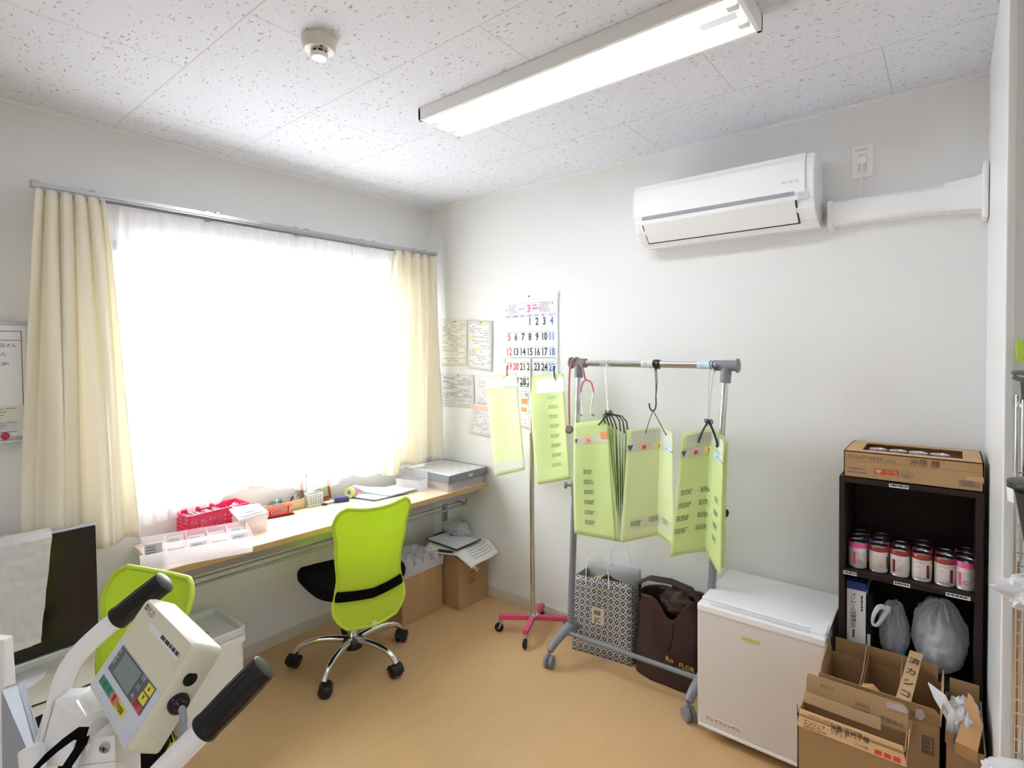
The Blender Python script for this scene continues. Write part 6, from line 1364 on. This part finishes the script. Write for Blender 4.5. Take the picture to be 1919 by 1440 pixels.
# left mounting cover, bracket with screw, strap, tray
def frust(name, pts, d, m, par=None, bev=.004):
    g = G(); g.prism(pts, d); return g.to(name, m, par or t, bevel=bev, seg=3)
cv = [atd(66, 1440, .88), atd(100, 1312, .90), atd(148, 1307, .90), atd(172, 1352, .88), atd(150, 1440, .84)]
frust('tube_cover', cv, Fv*.035, M['gloss'], bev=.006)
g = G(); g.prism([atd(100, 1312, .90), atd(66, 1440, .88), atd(50, 1440, .93), atd(82, 1335, .95)], Fv*.004); g.to('cover_flange', M['enamel'], t, bevel=.001)
br_ = frust('screw_bracket', [atd(160, 1384, .80), atd(214, 1380, .80), atd(216, 1428, .79), atd(146, 1435, .79)], Fv*.003, M['enamel'], bev=.001)
frust('screw_bracket', [atd(146, 1435, .79), atd(216, 1428, .79), atd(218, 1475, .77), atd(140, 1485, .77)], Fv*.02+Ur*-.02, M['enamel'], bev=.001)
frust('screw_bracket', [atd(172, 1352, .82), atd(205, 1358, .84), atd(222, 1382, .83), atd(160, 1386, .80)], Fv*.012, M['enamel'], bev=.001)
c = atd(198, 1401, .797); g = G(); g.lathe([(0, .004), (.004, .0045), (.0078, .003), (.0082, 0)], c, -Fv, 20, False); g.to('screw', M['steel'], br_, smooth=True)
g = G(); g.ribbon([c-Fv*.0046-Rr*.004, c-Fv*.0046+Rr*.004], Ur*.0014, .0004, -Fv); g.ribbon([c-Fv*.0046-Ur*.004, c-Fv*.0046+Ur*.004], Rr*.0014, .0004, -Fv); g.to('screw_slot', M['black'], br_)
g = G(); sp = [atd(162, 1376, .79), atd(142, 1376, .79), atd(112, 1398, .79), atd(80, 1426, .78), atd(50, 1460, .76), atd(30, 1500, .75)]
wv = [V((.004, .002, .011))]*6
g.loft([[p+Ur*.009+Rr*.003, p-Ur*.009-Rr*.003, p-Ur*.009-Rr*.003+Fv*.002, p+Ur*.009+Rr*.003+Fv*.002] for p in sp]); g.to('strap', M['blackfab'], t, smooth=True)
g = G(); sp = [atd(155, 1384, .795), atd(150, 1400, .79), atd(130, 1430, .78), atd(105, 1465, .77)]
g.loft([[p+Rr*.009+Ur*.003, p-Rr*.009-Ur*.003, p-Rr*.009-Ur*.003+Fv*.002, p+Rr*.009+Ur*.003+Fv*.002] for p in sp]); g.to('strap', M['blackfab'], t, smooth=True)
# back plate in brushed grey at the far left with a white roller, and the upright behind
frust('back_plate', [atd(2, 1293, .98), atd(34, 1284, .99), atd(80, 1440, .93), atd(92, 1500, .90), atd(4, 1500, .90)], Fv*.012, mat('brushed_plate', (168, 172, 178), .35, .5), bev=.001)
g = G(); p0, p1 = atd(58, 1400, .86), atd(66, 1470, .84); g.cyl(p0, p1, .0165, n=24); g.to('roller', M['gloss'], t, smooth=True, bevel=.003)
frust('upright', [atd(-60, 1195, 1.12), atd(8, 1200, 1.12), atd(14, 1292, 1.1), atd(14, 1500, 1.05), atd(-60, 1500, 1.05)], Fv*.02, M['enamel'], bev=.002)
# base: rails and casters on the floor
for x in (1.605, 1.885):
    g = G(); g.box((x-.02, -2.62, .10), (x+.02, -2.1, .14)); g.to('base_rail', M['enamel'], t, bevel=.004)
    for y in (-2.58, -2.14): g = G(); g.lathe([(0, -.012), (.042, -.012), (.049, -.008), (.049, .008), (.042, .012), (0, .012)], (x, y, .0495), (1, 0, 0), 24); g.cyl((x, y, .05), (x, y, .1), .01); g.to('caster', M['grey'], t, smooth=True)
for y in (-2.6, -2.14): g = G(); g.box((1.625, y, .105), (1.865, y+.03, .135)); g.to('cross_rail', M['enamel'], t, bevel=.003)
g = G(); q = atd(14, 1500, 1.05); g.box((q.x-.03, q.y-.03, .1), (q.x+.01, q.y+.01, q.z)); g.box((q.x-.03, q.y-.03, .1), (1.62, q.y+.01, .13)); g.to('upright_foot', M['enamel'], t)
g = G(); g.box((1.605, -2.39, .72), (1.885, -2.36, .75)); g.to('cross_rail', M['enamel'], t, bevel=.003)

# ---------------------------------------------------------------- wire rack by the right wall
ry = -1.02
t = thing('wire_rack', 'chrome wire rack end with ladder rungs standing by the right wall', 'wire rack', (3.1, ry, 0))
rx0 = at(1909, 760, 'y', ry).x
for x in (rx0, ): 
    for y in (ry, -.885): g = G(); g.cyl((x+.008, y, 0), (x+.008, y, 1.44), .0045 if y > -1 else .004, n=10); g.to('post', M['chrome'], t, smooth=True)
g = G(); g.cyl((rx0+.03, ry+.03, 0), (rx0+.03, ry+.03, 1.47), .0125, n=16); g.to('post', M['chrome'], t, smooth=True)
g = G(); g.cyl((rx0+.7, ry+.03, 0), (rx0+.7, ry+.03, 1.47), .0125, n=16); g.to('post', M['chrome'], t, smooth=True)
for k in range(46): g = G(); g.cyl((rx0-.001, ry-.004, .03+.028*k), (rx0+.018, ry-.004, .03+.028*k), .0016, n=6); g.to('rung', M['chrome'], t, smooth=True)
g = G(); g.box((rx0+.002, ry+.01, .02), (rx0+.014, ry+.016, 1.1)); g.to('wooden_backing', mat('oak_strip', (160, 116, 74), .5), t)
for z in (.12, .55, 1.0, 1.42): g = G(); g.box((rx0, ry+.02, z), (rx0+.72, ry+.045, z+.012)); g.box((rx0, -.88, z), (rx0+.72, -.868-.0, z+.012)); g.to('shelf', M['chrome'], t, bevel=.003)
for z in (.64, 1.44): g = G(); g.lathe([(.016, 0), (.018, .008), (.018, .03), (.016, .036)], (rx0+.03, ry+.03, z), n=20); g.to('post_collar', M['chrome'], t, smooth=True)
g = G(); g.tube([(rx0-.002, ry-.03, .66), (rx0+.002, ry-.035, .70), (rx0+.006, ry-.035, .66), (rx0+.04, ry-.03, .56), (rx0+.1, ry-.02, .45)], .004, 8, 2); g.to('wire_hook', M['chrome'], t, smooth=True)
t = thing('black_bin', 'black plastic bin with red and white sticker hooked on the wire rack', 'bin', (2.95, -1.1, 1.16))
bx0 = at(1884, 890, 'y', -1.14).x
def binr(z, k): return [V((bx0+.0+.12+math.cos(a)*k*.118*(abs(math.cos(a))**-.25 if abs(math.cos(a)) > .05 else 1)*.9, -1.12+math.sin(a)*.065*k, z)) for a in [2*PI*i/36 for i in range(36)]]
g = G(); g.loft([binr(1.155, .8), binr(1.16, .84), binr(1.275, 1.0)], True); g.to('bin_body', mat('matte_black', (34, 34, 36), .5), t, smooth=True)
g = G(); g.loft([binr(1.272, 1.02), binr(1.274, 1.1), binr(1.29, 1.1), binr(1.292, 1.0)], True); g.to('bin_rim', M['black'], t, smooth=True)
c = at(1886, 912, 'y', -1.15); g = G(); g.prism([c, at(1899, 918, 'y', -1.172), at(1900, 943, 'y', -1.172), at(1888, 938, 'y', -1.152)], (0, -.002, 0)); st = g.to('sticker', M['paper'], t)
g = G(); q = c+V((.001, -.0035, -.022)); g.lines(q, V((.8, -.6, -.1)), ZU, .014, .018, 4, .5, .2); g.to('sticker_print', M['inkred'], st)
t = thing('document', 'grey-white papers standing in the black bin', 'document', (2.95, -1.1, 1.3)); g = G(); g.prism([(bx0+.06, -1.1, 1.25), (bx0+.2, -1.1, 1.25), (bx0+.2, -1.1, 1.37), (bx0+.06, -1.1, 1.35)], (0, .01, 0)); g.to('sheets', mat('grey_paper', (200, 204, 210), .8), t)
t = thing('sticky_note', 'lime green note hanging at the right edge, highest on the wall', 'sticky note', (2.9, -.88, 1.55)); P = [at(*p, 'y', -.90) for p in ((1904, 637), (1935, 637), (1935, 690), (1918, 682), (1904, 672))]
g = G(); g.prism(P, (0, .004, 0)); g.to('note', mat('lime_note', (200, 232, 90), .6), t, bevel=.001)
t = thing('clamp', 'grey metal clamp with fabric hanging under the lime note', 'clamp', (2.9, -.92, 1.5)); g = G(); g.tube([at(1897, 702, 'y', -.93), at(1905, 697, 'y', -.93), at(1940, 702, 'y', -.93)], .006, 8, 1); g.tube([at(1898, 706, 'y', -.93), at(1912, 712, 'y', -.93), at(1940, 714, 'y', -.93)], .005, 8, 1); g.to('jaws', M['grey'], t, smooth=True)
g = G(); g.prism([at(1912, 712, 'y', -.93), at(1940, 712, 'y', -.93), at(1940, 870, 'y', -.93), at(1919, 800, 'y', -.93)], (0, .01, 0)); g.to('hanging_cloth', mat('slate_cloth', (110, 114, 122), .8), t)
t = thing('plastic_bag', 'white plastic bag bulging from the wire rack under the black bin', 'plastic bag', (2.95, -1.1, .98)); g = G(); c = at(1905, 1112, 'y', -1.08); blob(g, (c.x+.035, c.y, c.z), (.06, .05, .032), 61, .35, 2, 40, 24); g.to('film', M['bagw'], t, smooth=True)
t = thing('plastic_bag', 'white plastic bag showing at the bottom right corner by the rack', 'plastic bag', (2.95, -1.1, .4)); g = G(); c = at(1900, 1452, 'y', -1.08); blob(g, (c.x+.035, c.y, c.z-.01), (.075, .05, .035), 63, .2, 2, 40, 24); g.to('film', M['bagw'], t, smooth=True)
